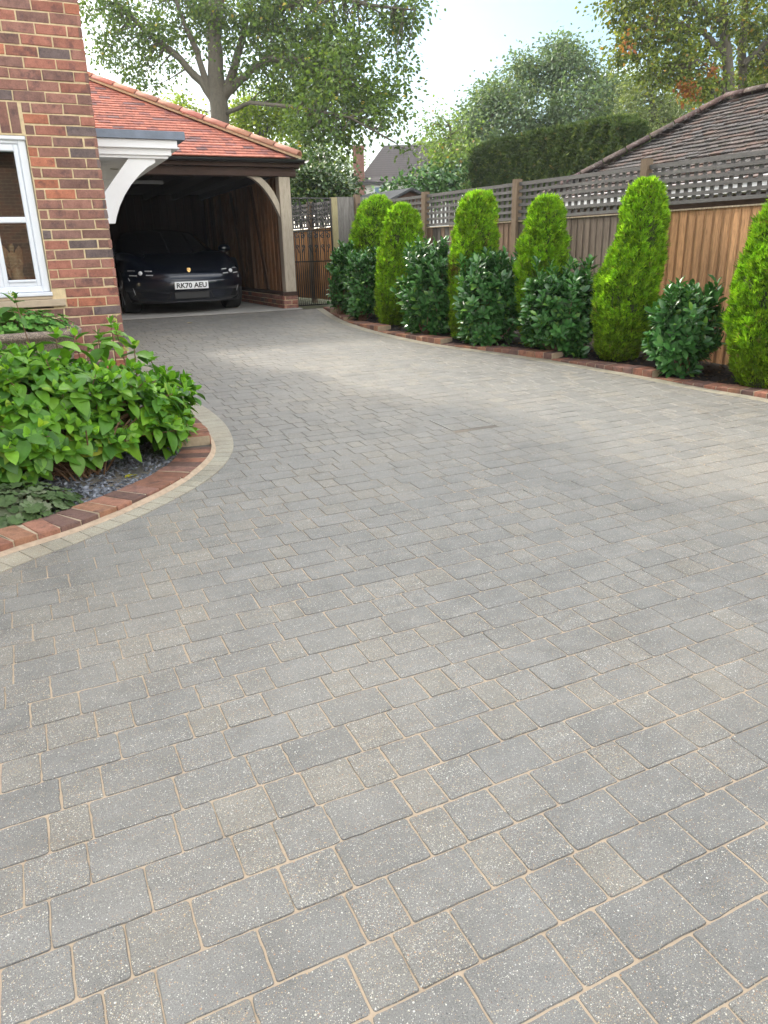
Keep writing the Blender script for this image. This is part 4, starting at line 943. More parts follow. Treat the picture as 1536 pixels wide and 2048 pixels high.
# ------------------------------------------------------------------ leaves
def bladeT(n=3,w=.5,fold=.12,droop=.12,wpos=.45):
    """leaf of unit length along +y: two columns of quads folded on the midrib"""
    v=[];f=[]
    for i in range(n+1):
        t=i/n; ww=w*.5*(math.sin(math.pi*min(1,(t/wpos)*.5 if t<wpos else .5+.5*(t-wpos)/(1-wpos)))**.8 if 0<t<1 else .02)
        z=-droop*t*t; v+=[(-ww,t,z+fold*ww*2),(0,t,z),(ww,t,z+fold*ww*2)]
    for i in range(n):
        a=3*i; f+=[(a,a+1,a+4,a+3),(a+1,a+2,a+5,a+4)]
    return v,f
LEAF2=([(0,0,0),(.32,.38,.06),(0,1,-.1),(-.32,.42,.06)],[(0,1,2,3)])
LEAF4=([(0,0,0),(.30,.22,.05),(.34,.55,.03),(0,1,-.12),(-.34,.55,.03),(-.30,.22,.05)],[(0,1,2,3),(0,3,4,5)])
HYD=bladeT(6,.64,.16,.22,.42); LAU=bladeT(4,.44,.20,.14,.6)
def palette(n,cols,probs,jit=.15):
    cols=np.array(cols); i=RNG.choice(len(cols),n,p=np.array(probs)/sum(probs)); return np.clip(cols[i]*RNG.uniform(1-jit,1+jit,(n,1)),0,1)
# ---- conifers -------------------------------------------------------------
SPR_V=[];SPR_F=[]
for a,L,o in ((0,1.,0),(.42,.8,.1),(-.42,.8,.12),(.85,.55,.22),(-.85,.55,.25)):
    b=len(SPR_V); dx,dy=math.sin(a),math.cos(a); w=.06
    SPR_V+=[(-dy*w,o+dx*w*0,.0),(dy*w,o,0.),(dx*L*.6+dy*w*.9,o+dy*L*.6,.05+.1*abs(a)),(dx*L,o+dy*L,.02)]
    SPR_F.append((b,b+1,b+2,b+3))
def kX(y): return interp(KR,y)
def place(px_,off,py=650):
    y=3.
    for _ in range(400):
        d=ray(px_,py); x=y*d[0]/d[1]
        if x>=kX(y)+off: return x,y
        y+=.02
    return x,y
def atroot(root,px_,py):
    h=np.array([root[0],root[1]]); R_=np.linalg.norm(h); h/=R_; l=np.array([h[1],-h[0]]); d=ray(px_,py); t=R_/(d[:2]@h); return t*(d[:2]@l),H+t*d[2]
CON=[ # base px, offset from kerb, silhouette rows (py, left, right), label
 (733,.62,[(388,740,772),(396,724,783),(415,712,788),(450,702,790),(500,697,792),(560,692,790),(620,693,780),(650,704,768)],'bright green clipped conifer nearest the iron gate, furthest back in the row'),
 (800,.50,[(404,787,820),(412,777,832),(440,767,842),(490,757,850),(550,750,853),(610,749,850),(650,760,838),(668,775,825)],'short rounded yellow-green conifer overlapping the one nearest the gate'),
 (946,.50,[(378,935,985),(386,922,992),(410,914,996),(450,907,997),(500,901,998),(570,897,1000),(640,896,995),(690,905,975)],'straight sided conifer with a brownish hollow half way up, third from the gate'),
 (1080,.50,[(387,1075,1118),(396,1062,1127),(430,1050,1132),(480,1037,1134),(540,1030,1136),(600,1031,1130),(660,1038,1118),(705,1050,1105)],'slender pointed-foot conifer standing immediately left of the tallest conifer'),
 (1245,.40,[(352,1272,1315),(360,1258,1330),(385,1248,1336),(430,1240,1337),(480,1226,1334),(520,1208,1331),(560,1192,1327),(610,1184,1316),(660,1184,1298),(700,1188,1280),(730,1200,1265)],'tallest conifer, bulging to the left at its foot with a narrow round top'),
 (1545,.33,[(372,1560,1620),(385,1542,1640),(430,1515,1650),(480,1490,1652),(530,1470,1652),(600,1459,1650),(680,1450,1640),(735,1455,1620),(768,1475,1600)],'large conifer nearest the viewer, cut off by the right edge of the view')]
NCON=[]
for idx,(bx,off,sil,lab) in enumerate(CON):
    x,y=place(bx,off,640); root=(x,y,zg(y)+.03); NCON.append((x,y))
    t_=thing('conifer',lab,'conifer',root,'clipped conifers along the fence')
    rr=[]
    for py,l_,r_ in sil:
        a,za_=atroot(root,l_,py); b,zb_=atroot(root,r_,py); rr.append(((za_+zb_)/2,(a+b)/2,(b-a)/2))
    rr.sort(); zs=np.array([r[0] for r in rr]); zs=np.where(zs>zs.mean(),zs-.065*(zs-zs.mean())/(zs.max()-zs.mean()),zs); zs[0]=max(root[2]+.02,min(zs[0],root[2]+.06)) ; cs=np.array([r[1] for r in rr]); ra=np.array([r[2] for r in rr])-.004
    h=np.array([root[0],root[1]])/math.hypot(*root[:2]); l=np.array([h[1],-h[0]])
    zt=zs[-1]
    def surf(zq,ang,k=1.):
        r=np.interp(zq,zs,ra)*k; c=np.interp(zq,zs,cs); 
        return np.stack([root[0]+l[0]*(c+r*np.cos(ang))+h[0]*r*np.sin(ang)*.9,root[1]+l[1]*(c+r*np.cos(ang))+h[1]*r*np.sin(ang)*.9,zq],1)
    # inner mass of shaded twigs
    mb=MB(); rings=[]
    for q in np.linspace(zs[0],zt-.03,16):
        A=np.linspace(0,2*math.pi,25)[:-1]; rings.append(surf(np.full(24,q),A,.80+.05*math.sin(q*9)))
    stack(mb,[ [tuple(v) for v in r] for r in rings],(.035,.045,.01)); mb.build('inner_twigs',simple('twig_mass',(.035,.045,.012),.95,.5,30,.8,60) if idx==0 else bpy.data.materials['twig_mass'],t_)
    mb=MB(); mb.tube([(root[0],root[1],root[2]-.1),(root[0],root[1],zs[0]+.5)],[.035,.03],8); mb.build('trunk',M['bark'],t_)
    N=int(24000*(1.25 if idx>3 else 1)); u=RNG.random(N); area=np.cumsum(np.interp(np.linspace(zs[0],zt,200),zs,ra)); area/=area[-1]
    zq=np.interp(u,area,np.linspace(zs[0],zt,200)); ang=RNG.uniform(0,2*math.pi,N)
    # broad tufts and hollows so the surface is uneven
    bump=.5*np.sin(ang*3+zq*7+idx)+.35*np.sin(ang*7-zq*13)+.3*np.sin(ang*2+zq*23+idx*2)
    k=1-.08+.06*bump+RNG.normal(0,.035,N)-RNG.random(N)**3*.2
    ncl=420; ca_=RNG.uniform(0,2*math.pi,ncl); cz_=np.interp(RNG.random(ncl),area,np.linspace(zs[0],zt,200)); co_=RNG.normal(0,.045,ncl); cg_=RNG.uniform(.72,1.28,ncl)
    rm=ra.mean(); dd2=(np.angle(np.exp(1j*(ang[:,None]-ca_[None])))*rm)**2+(zq[:,None]-cz_[None])**2*.5; near_=np.argmin(dd2,1); dn=np.sqrt(dd2[np.arange(N),near_])
    k=k+co_[near_]-np.minimum(dn,.12)*.55
    pos=surf(zq,ang,k)
    ntop=int(N*.07); A=RNG.uniform(0,2*math.pi,ntop); rt_=np.sqrt(RNG.random(ntop)); pt=surf(np.full(ntop,zt),A,rt_); pt[:,2]+=.03*(1-rt_**2)-RNG.random(ntop)*.04
    pos=np.concatenate([pos,pt]); N2=len(pos)
    c=np.interp(pos[:,2],zs,cs); ctr=np.stack([root[0]+l[0]*c,root[1]+l[1]*c,pos[:,2]],1)
    outw=pos-ctr; outw/=np.maximum(np.linalg.norm(outw,axis=1,keepdims=True),1e-6)
    outw[-ntop:]*=.5; up=np.array([0,0,1.])
    d=outw*.75+up*RNG.uniform(.4,1.5,(N2,1))+unit(N2)*.45; nrm=outw*.6+up*.5+unit(N2)*.7
    rel=(pos[:,2]-zs[0])/(zt-zs[0])
    col=palette(N2,[(.27,.50,.025),(.19,.39,.02),(.38,.60,.035),(.10,.22,.015),(.26,.22,.06)],[4,4,2.2,1.6,.25],.2)
    cgm=np.concatenate([cg_[near_],np.ones(ntop)*1.1])[:,None]; col=col*cgm
    if idx==2:
        rp=np.exp(-((rel-.50)/.07)**2)*(np.concatenate([np.cos(ang-4.4),np.zeros(ntop)])>.2); col=np.where((RNG.random(N2)<rp*.6)[:,None],np.array([.14,.11,.03])*RNG.uniform(.6,1.2,(N2,1)),col)
    low=np.clip((.32-rel)/.32,0,1)[:,None]*RNG.random((N2,1)); col=col*(1-low)+np.array([.10,.125,.012])*low  # foot sprays blended toward dark olive: occlusion shade put into the colour
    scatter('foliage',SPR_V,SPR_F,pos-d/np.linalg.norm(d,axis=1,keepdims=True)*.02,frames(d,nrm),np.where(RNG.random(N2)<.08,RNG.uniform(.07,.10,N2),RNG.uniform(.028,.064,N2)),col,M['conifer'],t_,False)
    if idx==2:
        pass
# ---- cherry laurels --------------------------------------------------------
LAUR=[ # px centre, offset, (top py,left,right,bottom py), label
 (684,.20,(492,657,712,640),'small dark laurel at the gate end of the bed, hugging the first conifer'),
 (724,.22,(502,688,762,662),'dark glossy laurel between the two conifers nearest the gate'),
 (856,.30,(488,808,908,690),'rounded dark laurel between the second and third conifers'),
 (978,.30,(512,918,1040,698),'bushy laurel between the third and fourth conifers with pale reflective leaves'),
 (1126,.30,(530,1058,1196,722),'wide laurel left of the tallest conifer, above the step in the brick kerb'),
 (1376,.26,(574,1296,1456,762),'open leafy laurel standing alone in front of the fresh orange-brown boards')]
for idx,(bx,off,(py0,l_,r_,py1),lab) in enumerate(LAUR):
    x,y=place(bx,off,650); root=(x,y,zg(y)+.03)
    t_=thing('laurel_shrub',lab,'shrub',root,'laurel shrubs between the conifers')
    xl,zt=atroot(root,l_,py0); xr,_=atroot(root,r_,py0); _,zb=atroot(root,bx,py1)
    h=np.array([root[0],root[1]])/math.hypot(*root[:2]); l=np.array([h[1],-h[0]]); c0=(xl+xr)/2; rx_=(xr-xl)/2*[1.05,1.15,1.22,1.24,1.18,1.08][idx]; zb=root[2]+.0
    hgt=zt-zb; nsh=int(260*(rx_/.35)*(hgt/.8))+60
    # shoots: tips spread through an uneven egg, each carrying a whorl of upright leaves
    tips=[];dirs=[]; lump=RNG.normal(0,.10,(14,5))
    while len(tips)<nsh:
        p=RNG.normal(size=3); p/=np.linalg.norm(p); r=RNG.uniform(.35,1.)**.5*(1+.10*math.sin(p[0]*5+idx*3)+.08*math.sin(p[2]*9+idx)+.05*math.sin(p[1]*11)+lump[int((math.atan2(p[1],p[0])+3.1416)*2.2)%14][int((p[2]+1)*2.5)%5])
        pw_=np.sign(p)*np.abs(p)**.8; a=pw_*r*np.array([rx_*.86,rx_*.75,hgt*.47]); tips.append(np.array([root[0]+l[0]*(c0+a[0])+h[0]*a[1],root[1]+l[1]*(c0+a[0])+h[1]*a[1],zb+hgt*.5+a[2]]))
        q=np.array([l[0]*p[0]+h[0]*p[1],l[1]*p[0]+h[1]*p[1],p[2]*.6+.75]); dirs.append(q/np.linalg.norm(q))
    for _ in range(9+idx):      # leaders standing above the mass
        a=RNG.uniform(-.75,.75)*rx_; b_=RNG.uniform(-.5,.5)*rx_; tips.append(np.array([root[0]+l[0]*(c0+a)+h[0]*b_,root[1]+l[1]*(c0+a)+h[1]*b_,zb+hgt*RNG.uniform(.86,1.03)])); q=RNG.normal(0,.2,3)+[0,0,1.]; dirs.append(q/np.linalg.norm(q))
    tips=np.array(tips);dirs=np.array(dirs)
    mb=MB()
    for p,q in zip(tips[:40],dirs[:40]):
        b=np.array([root[0]+random.uniform(-.05,.05),root[1]+random.uniform(-.05,.05),root[2]-.02]); mid=(b+p)/2+np.array([0,0,-.03])+q*.02; mb.tube([b,mid,p-q*.02],[.007,.005,.003],5,cap=False)
    mb.build('stems',M['stem'],t_)
    nl=9; N=len(tips)*nl; tp=np.repeat(tips,nl,0); dr=np.repeat(dirs,nl,0); k=np.tile(np.arange(nl),len(tips)); az=k*2.4+np.repeat(RNG.uniform(0,6.28,len(tips)),nl)
    e1=np.cross(dr,unit(1)); e1/=np.linalg.norm(e1,axis=1,keepdims=True); e2=np.cross(dr,e1)
    side_=e1*np.cos(az)[:,None]+e2*np.sin(az)[:,None]; spread=(1.15-.085*k)[:,None]
    d=side_*spread+dr*(1.25-spread*.6)+unit(N)*.14; nrm=dr*1.2-side_*.5+unit(N)*.15
    pos=tp+dr*((k-nl+1)*.011)[:,None]
    col=palette(N,[(.065,.19,.045),(.045,.135,.036),(.10,.25,.065),(.17,.34,.06)],[4,4,2,.6],.2)
    scatter('foliage',*LAU,pos,frames(d,nrm),RNG.uniform(.07,.125,N)*(1.0 if idx>1 else .9),col,M['laurel'],t_,True)
# ---- hydrangea -------------------------------------------------------------
hx,hy,hz=.18,4.72,.125
hy_t=thing('hydrangea_bush','big bright green hydrangea bush with broad leaves spilling over the curved brick kerb','shrub',(hx,hy,hz))
stems=MB(); pos=[];D_=[];Nn=[];S=[];C=[]
def hshoot(tip,dr,npair,size,dark=0):
    a0=random.uniform(0,6.28)
    e1=np.cross(dr,[.3,.2,.9]); e1/=np.linalg.norm(e1); e2=np.cross(dr,e1)
    for k in range(npair):
        for s in (0,math.pi):
            a=a0+k*math.pi/2+s+random.gauss(0,.2); sd_=e1*math.cos(a)+e2*math.sin(a)
            open_=.35+.42*k+random.gauss(0,.1); d=sd_*min(1.,open_)+dr*(.95-.36*k)-np.array([0,0,.16*k])
            pos.append(tip-dr*(.028*k)); D_.append(d); Nn.append(dr*1.-sd_*.35+np.array([0,0,.5])+RNG.normal(0,.14,3)); S.append(size*(.48+.30*min(k,2))*random.uniform(.8,1.12))
            C.append(k)
cen=np.array([-.20,5.0,.43]); RAD=np.array([1.10,.66,.43])
ng=1080;i=0
while i<ng:
    p=RNG.normal(size=3); p/=np.linalg.norm(p)
    if p[2]<-.55: continue
    i+=1
    r=RNG.uniform(.62,1.)**.4*(1+.07*math.sin(p[0]*7+1)+.06*math.sin(p[1]*9)+.05*math.sin(p[2]*8+p[0]*5)); tip=cen+p*r*RAD
    if tip[2]<.24+(.10 if tip[0]>-.05 and tip[1]<4.75 else 0): continue
    if tip[0]<-1.3: continue
    q=p*np.array([.8,.8,.6])+np.array([0,0,.55]); q/=np.linalg.norm(q)
    hshoot(tip,q,3 if r>.8 else 2,random.uniform(.092,.142))
    if i%6==0:
        b=np.array([hx+random.gauss(0,.05),hy+random.gauss(0,.045),hz]); mid=b+(tip-b)*.45+np.array([0,0,.12]); stems.tube([b,b+(mid-b)*.5+(0,0,.02),mid,tip],[.006,.0055,.0045,.003],6,cap=False)
for (px_,py_,Y) in ((30,598,5.6),(222,648,5.5),(232,662,5.4),(196,670,5.3),(150,672,5.2),(300,716,5.2),(112,668,5.0),(268,690,5.2)):
    d=ray(px_,py_); tip=np.array([0,0,H])+Y/d[1]*d
    hshoot(tip,np.array([random.gauss(0,.12),random.gauss(0,.12),1.]),4,.13); b=np.array([tip[0]+random.gauss(0,.05),tip[1]-.05,.5]); stems.tube([b,tip],[.005,.003],6,cap=False)
for k in range(46):     # bare stems at the foot
    b=np.array([hx+random.gauss(0,.055),hy+random.gauss(0,.05),hz-.01]); a=random.uniform(0,6.28); e_=random.uniform(.10,.42); stems.tube([b,b+np.array([e_*.25*math.cos(a),e_*.25*math.sin(a),.13]),b+np.array([e_*math.cos(a),e_*math.sin(a)*.8,.36])],[.0055,.005,.004],6,cap=False)
stems.build('stems',M['stem'],hy_t)
pos=np.array(pos);D_=np.array(D_)+unit(len(D_))*.12;Nn=np.array(Nn);C=np.array(C)
col=palette(len(pos),[(.14,.32,.03),(.095,.25,.028),(.20,.41,.035),(.29,.46,.045),(.06,.17,.024)],[4,3.5,2.2,.7,1.6],.15)
young=(C==0)[:,None]; col=np.where(young,col*np.array([1.3,1.25,1.1]),col)
low=np.clip((.5-pos[:,2])/.35,0,1)[:,None]; col=np.where((RNG.random((len(pos),1))<.10*low),np.array([.3,.33,.04]),col)
scatter('foliage',*HYD,pos,frames(D_,Nn),np.array(S),col,M['hleaf'],hy_t,True)
budm=simple('flower_bud',(.42,.48,.10),.7,.2,60)
for (px_,py_,Y) in ((22,590,5.58),(229,641,5.5),(140,660,5.25),(250,700,5.1)):
    d=ray(px_,py_); c=np.array([0,0,H])+Y/d[1]*d
    mb=MB()
    for _ in range(14): q=c+RNG.normal(0,.010,3); mb.bev(q,(.007,0,0),(0,.007,0),(0,0,.006),.001,(.5,.55,.12))
    mb.build('flower_bud',budm,hy_t)
# ---- scalloped leaf herbs --------------------------------------------------
def lobed(n=7,depth=.22,cup=.22):
    v=[(0,0,0)];m=n*4
    for k in range(m+1):
        a=-math.pi*.86+2*math.pi*.86*k/m; r=.5*(1-depth*abs(math.sin(a*n/2/.86))**.8*1.0)*(1-.05*math.cos(a)); v.append((r*math.sin(a),.12+r*math.cos(a),cup*r*r*1.6+.03*math.cos(a*n)))
    return v,[(0,k+1,k,0) for k in range(0)] or [(0,k,k+1,k+2) for k in range(1,m,2)]
LOB=lobed()
def herb(name,label,cat,c,R_,hh,n,size,cols,par=True):
    t_=thing(name,label,cat,c)
    p=RNG.normal(size=(n,3)); p/=np.linalg.norm(p,axis=1,keepdims=True); p[:,2]=np.abs(p[:,2]); r=RNG.random((n,1))**.4
    pos=np.array(c)+p*r*np.array([R_[0],R_[1],hh]); nrm=p*np.array([.7,.7,.6])+np.array([0,0,.8])+unit(n)*.25; d=p*np.array([1,1,.1])+unit(n)*.6; d[:,2]-=.15
    d-=nrm*(np.sum(d*nrm,1)/np.sum(nrm*nrm,1))[:,None]
    mb=MB()
    for q in pos[:160]: mb.tube([np.array(c)+(q-np.array(c))*np.array([.35,.35,0]),q],[.0022,.0016],4,cap=False,col=(.2,.2,.05))
    mb.build('stalks',M['stem'],t_)
    scatter('foliage',*LOB,pos,frames(d,nrm),RNG.uniform(.7,1.15,n)*size,palette(n,cols,[4,3,2,1][:len(cols)],.18),M['herb'],t_,True); return t_
herb('geranium_plant','fresh green plant with scalloped round leaves filling the granite trough','plant',(-.08,6.15,.90),(.46,.22),.17,620,.066,[(.16,.36,.07),(.11,.28,.05),(.22,.42,.09),(.07,.2,.04)])
herb('lobed_leaf_plant','low grey-green plant with dusty lobed leaves in the corner of the bed behind the kerb','plant',(-.22,4.17,.12),(.36,.30),.15,520,.085,[(.085,.14,.05),(.12,.17,.08),(.17,.2,.12),(.06,.11,.035)])
# ------------------------------------------------------------------ trees
def tree(name,label,base,limbs,blobs,leafsize,cols,probs,barkm,per=60,sub=.42,tmpl=LEAF4,twigs=True,droop=.0,flat=.75,matl='leaf',group=None,cat='tree',dens=1.,stretch=None,bright=1.2):
    """limbs: (points, radii); blobs: (px,py,D,radius px, n sub-clumps)"""
    t_=thing(name,label,cat,base,group); mb=MB(); nodes=[]
    for pts,rad in limbs:
        P3=[np.array(p,float) for p in pts]; 
        # smooth and roughen
        Q=[];R3=[]
        for i in range(len(P3)-1):
            for k in range(4):
                t=k/4; Q.append(P3[i]*(1-t)+P3[i+1]*t+(RNG.normal(0,.35,3)*rad[min(i,len(rad)-1)]*.35 if k else 0)); R3.append(rad[i]*(1-t)+rad[i+1]*t)
        Q.append(P3[-1]);R3.append(rad[-1]); mb.tube(Q,R3,9); nodes+=[(q,r) for q,r in zip(Q,R3)]
    NP=np.array([n[0] for n in nodes]) if nodes else np.array([base])
    pos=[];D=[]
    for (px_,py_,Dp,rp,n) in blobs:
        c=P(px_,py_,Dp); R_=rp/FPX*Dp
        for _ in range(max(1,int(n*dens))):
            p=RNG.normal(size=3); p/=np.linalg.norm(p); r=RNG.random()**.45
            cc=c+p*r*R_*np.array([1,1,.9 if stretch is None else stretch])
            j=np.argmin(((NP-cc)**2).sum(1)); nd=NP[j]
            if twigs and nodes:
                dist=np.linalg.norm(cc-nd)
                if dist<4.5:
                    mid=(nd+cc)/2+np.array([0,0,-.06*dist])+RNG.normal(0,.05*dist,3); mb.tube([nd,mid,cc],[min(.035,nodes[j][1]*.6),.016,.006],5,cap=False)
            m_=int(per*RNG.uniform(.6,1.4)); s=sub*RNG.uniform(.65,1.25)
            q=RNG.normal(size=(m_,3))*np.array([s,s,s*flat])*.55; q[:,2]-=droop*np.abs(q[:,0]+q[:,1]); pos.append(cc+q); D.append(q/np.maximum(np.linalg.norm(q,axis=1,keepdims=True),1e-6)+np.array([0,0,-.35-droop]))
    if mb.v: mb.build('trunk',barkm,t_,True)
    pos=np.concatenate(pos);D=np.concatenate(D); N=len(pos)
    d=D+unit(N)*.7; nrm=np.array([0,0,1.])+unit(N)*.95
    clump=RNG.uniform(.75,1.25,(N//40+1,1)); cl=np.repeat(clump,40,0)[:N]
    col=palette(N,cols,probs,.18)*cl*bright
    scatter('crown',*tmpl,pos,frames(d,nrm),RNG.uniform(.75,1.25,N)*leafsize,col,M[matl],t_,False); return t_
GREEN=[(.10,.17,.025),(.07,.125,.022),(.14,.21,.03),(.045,.09,.02)]
# great lime behind the garage
D0=24
def T(px_,py_,D=D0): return P(px_,py_,D)
b=T(440,262); base=np.array([b[0]+.1,b[1],.5])
limbs=[([base,T(441,262),T(437,200),T(432,120),T(428,40),T(424,-80),T(420,-260)],[.36,.325,.29,.25,.21,.16,.06]),
 ([T(437,215),T(405,165),T(345,105),T(290,62),T(235,5),T(190,-60)],[.15,.13,.10,.085,.06,.04]),
 ([T(432,225),T(408,150),T(388,90),T(362,30),T(330,-60)],[.13,.11,.09,.07,.04]),
 ([T(445,200),T(470,130),T(488,60),T(505,-20),T(530,-120)],[.16,.13,.11,.09,.05]),
 ([T(450,190),T(480,160),T(530,118,23),T(600,118,22),T(680,150,21)],[.16,.12,.09,.06,.03]),
 ([T(485,70),T(560,20,23),T(640,-10,22),T(740,10,21),T(830,20,20.5)],[.12,.09,.07,.05,.02]),
 ([T(448,230),T(500,205,23),T(600,215,21),T(700,235,20),T(790,285,19.5)],[.075,.06,.045,.03,.02]),
 ([T(432,90),T(440,20),T(460,-80)],[.16,.12,.06])]
blobs=[(250,60,24,85,12),(205,20,24,60,8),(200,90,24,40,3),(300,110,24,45,5),(285,165,24,28,3),(360,60,24,80,16),(340,-20,24,90,12),(430,30,24.5,85,16),(520,60,23.5,100,26),(470,-60,24,130,20),(600,20,23,95,22),(560,130,23,80,18),(640,110,22,85,24),(625,185,22,62,14),(690,60,22,80,18),(720,150,21,75,18),(655,215,21,70,18),(740,215,20.5,45,9),(620,270,21,45,7),(665,285,20.5,40,7),(780,240,20,30,3),(800,40,21,50,7),(780,-40,21.5,80,12),(830,10,21,32,3),(640,-80,22.5,120,16),(790,110,21,28,3),(785,190,21,22,2),(470,140,24,36,4),(620,330,21,24,3),(806,300,20,16,1)]
limbs.append(([T(420,-200),T(300,-420),T(200,-560)],[.12,.1,.05])); blobs+=[(150,-250,24,230,30),(420,-350,24,260,40),(700,-300,23,220,26)]
tree('lime_tree','towering lime tree with a thick fissured trunk leaning its leafy limbs over the garage roof',base,limbs,blobs,.115,GREEN+[(.34,.27,.03)],[4,4,2,2,.12],M['bark'],per=92,sub=.52,dens=1.18,bright=1.2)
# bright sunlit tree just behind the garage roof
tree('yellow_leaved_tree','small tree with vivid yellow-green leaves showing behind the garage hip right of the big trunk',P(520,300,26)*[1,1,0]+[0,0,.5],
 [([P(520,300,26)*[1,1,0]+[0,0,.5],P(520,300,26),P(515,220,26)],[.12,.09,.05]),([P(520,280,26),P(560,220,26)],[.06,.03])],
 [(510,215,26,42,14),(560,215,26,42,12),(545,265,26,40,12),(490,250,26,30,8),(385,225,27,26,6),(350,215,28,18,3),(600,240,26,35,6)],.12,[(.26,.36,.03),(.2,.3,.025),(.32,.4,.04),(.12,.2,.02)],[4,4,2,2],M['bark'],per=80,sub=.5)
# glossy bush beyond the gate
tree('evergreen_bush','dense dark glossy evergreen bush behind the trellis, seen above the iron gate',P(640,420,17)*[1,1,0]+[0,0,.5],
 [([P(640,420,17)*[1,1,0]+[0,0,.5],P(640,400,17),P(640,340,17)],[.07,.05,.02])],
 [(605,370,17,32,14),(640,355,17,35,16),(670,375,17,30,12),(625,325,18,30,10),(680,362,18,20,5),(600,400,17,28,10),(655,400,17,30,12),(595,330,19,24,6),(684,398,17,14,3)],.085,[(.05,.10,.025),(.035,.075,.02),(.08,.13,.03),(.13,.18,.03)],[4,4,2,1],M['bark'],per=110,sub=.34,matl='laurel')
tree('laurel_hedge','pale green cherry laurel clump in front of the white cottage, behind the fence','',[],[],1,GREEN,[1]*4,M['bark']) if 0 else None
tree('cherry_laurel','mid green long-leaved laurel in front of the white cottage wall, beyond the fence',P(800,400,19)*[1,1,0]+[0,0,.4],[],
 [(805,385,19,22,5),(850,368,19.5,34,11),(895,362,20,34,10),(770,395,19,18,3)],.12,[(.09,.2,.05),(.065,.15,.04),(.13,.26,.07),(.04,.1,.03)],[4,4,2,2],M['bark'],per=70,sub=.34,matl='laurel')
# loose pale tree in front of the cottage, right side
tree('mixed_tree','loose light green tree with a few orange leaves at the right of the white cottage',P(900,380,27)*[1,1,0]+[0,0,.4],
 [([P(905,380,27)*[1,1,0]+[0,0,.4],P(905,330,27),P(900,250,27)],[.12,.08,.03])],
 [(880,330,27,45,12),(920,300,27,50,16),(875,285,28,28,5),(945,345,26,45,14),(900,365,26,45,14),(862,350,28,22,4),(855,255,28,24,2),(885,255,27.5,28,3)],.12,[(.15,.24,.06),(.11,.18,.05),(.2,.28,.08),(.30,.2,.06)],[4,4,2,.25],M['bark'],per=75,sub=.55)
# big rounded evergreen
tree('holm_oak','broad rounded grey-green evergreen tree in the middle distance above the clipped hedge',P(1120,330,30)*[1,1,0]+[0,0,.4],
 [([P(1120,330,30)*[1,1,0]+[0,0,.4],P(1118,300,30),P(1110,200,30),P(1100,130,30)],[.35,.28,.16,.05]),([P(1115,280,30),P(1030,220,30),P(980,200,30)],[.16,.1,.04]),([P(1112,260,30),P(1180,190,30),P(1220,160,30)],[.16,.1,.04])],
 [(1120,150,30,60,26),(1060,165,30,55,22),(1180,165,30,60,24),(1110,112,30,32,9),(1170,122,30,26,7),(1052,130,30,24,6),(1000,215,29.5,55,24),(960,250,29,45,16),(945,225,29.5,24,5),(1080,240,29,80,40),(1160,240,29,80,40),(1230,210,30,55,22),(1000,285,28.5,60,24),(940,300,28.5,50,18),(1250,260,29,60,22),(1180,300,28,70,26),(930,340,27,50,18),(980,190,30,26,6),(1220,165,30,30,8),(1095,100,30,20,3)],.125,[(.11,.17,.085),(.08,.135,.07),(.15,.22,.11),(.2,.24,.1)],[4,4,2.4,.4],M['bark'],per=95,sub=.55)
# birch-like weeping tree between oak and maple
tree('weeping_birch','thin weeping birch with hanging pale foliage between the rounded evergreen and the maple',P(1310,260,26)*[1,1,0]+[0,0,.4],
 [([P(1310,260,26)*[1,1,0]+[0,0,.4],P(1308,240,26),P(1300,160,26),P(1295,110,26)],[.13,.1,.06,.02])],
 [(1290,190,26,42,16),(1330,210,26,42,16),(1270,245,26,45,18),(1320,270,26,50,22),(1360,250,26,36,12),(1285,300,25.5,45,18),(1240,290,26,35,12),(1350,300,25,36,12),(1255,170,26.5,30,7)],.075,[(.17,.22,.08),(.12,.17,.06),(.22,.26,.1)],[4,4,2],M['bark'],per=130,sub=.42,flat=1.6,droop=.5,dens=1.1)
# maple turning orange on the right
tm_=[([P(1462,215,20)*[1,1,0]+[0,0,.4],P(1460,200,20),P(1455,120,20),P(1448,40,20),P(1440,-80,20),P(1435,-200,20)],[.2,.155,.14,.12,.09,.04]),
 ([P(1490,215,20.3)*[1,1,0]+[0,0,.4],P(1486,200,20.3),P(1484,110,20.3),P(1490,20,20.3),P(1500,-100,20)],[.17,.13,.11,.09,.04]),
 ([P(1458,200,20),P(1430,150,20),P(1400,120,19.5)],[.06,.045,.02]),([P(1455,110,20),P(1400,60,20),P(1330,40,20),P(1260,60,20)],[.09,.06,.04,.02]),([P(1448,50,20),P(1380,0,20),P(1300,-30,20),P(1230,-20,20)],[.08,.06,.04,.02]),([P(1486,130,20),P(1536,80,20),P(1600,40,20)],[.08,.06,.03]),([P(1436,215,20)*[1,1,0]+[0,0,.4],P(1432,205,20),P(1418,160,20)],[.08,.05,.03])]
tree('autumn_maple','tall twin-stemmed maple turning yellow and orange, rising behind the old brown roof',P(1465,215,20)*[1,1,0]+[0,0,.4],tm_,
 [(1250,15,20,38,8),(1225,5,20,22,3),(1300,10,20,50,14),(1270,70,20,38,10),(1240,110,20.5,26,5),(1330,70,20,45,13),(1370,20,20,55,12),(1390,100,20,50,9),(1340,130,20,45,13),(1420,60,20,45,10),(1300,140,20,30,6),(1385,170,20,35,7),(1440,-30,20,110,24),(1500,60,20.8,50,8),(1530,130,20.8,45,11),(1520,20,20,60,14),(1420,170,20,26,3),(1510,175,20,30,8),(1300,-60,20,90,16),(1580,60,20,90,22),(1600,160,20,60,14),(1430,120,20.6,26,3)],.105,[(.17,.22,.035),(.12,.17,.03),(.25,.28,.04),(.32,.20,.03),(.07,.11,.02)],[4,4,2,.35,2],M['bark'],per=75,sub=.42)
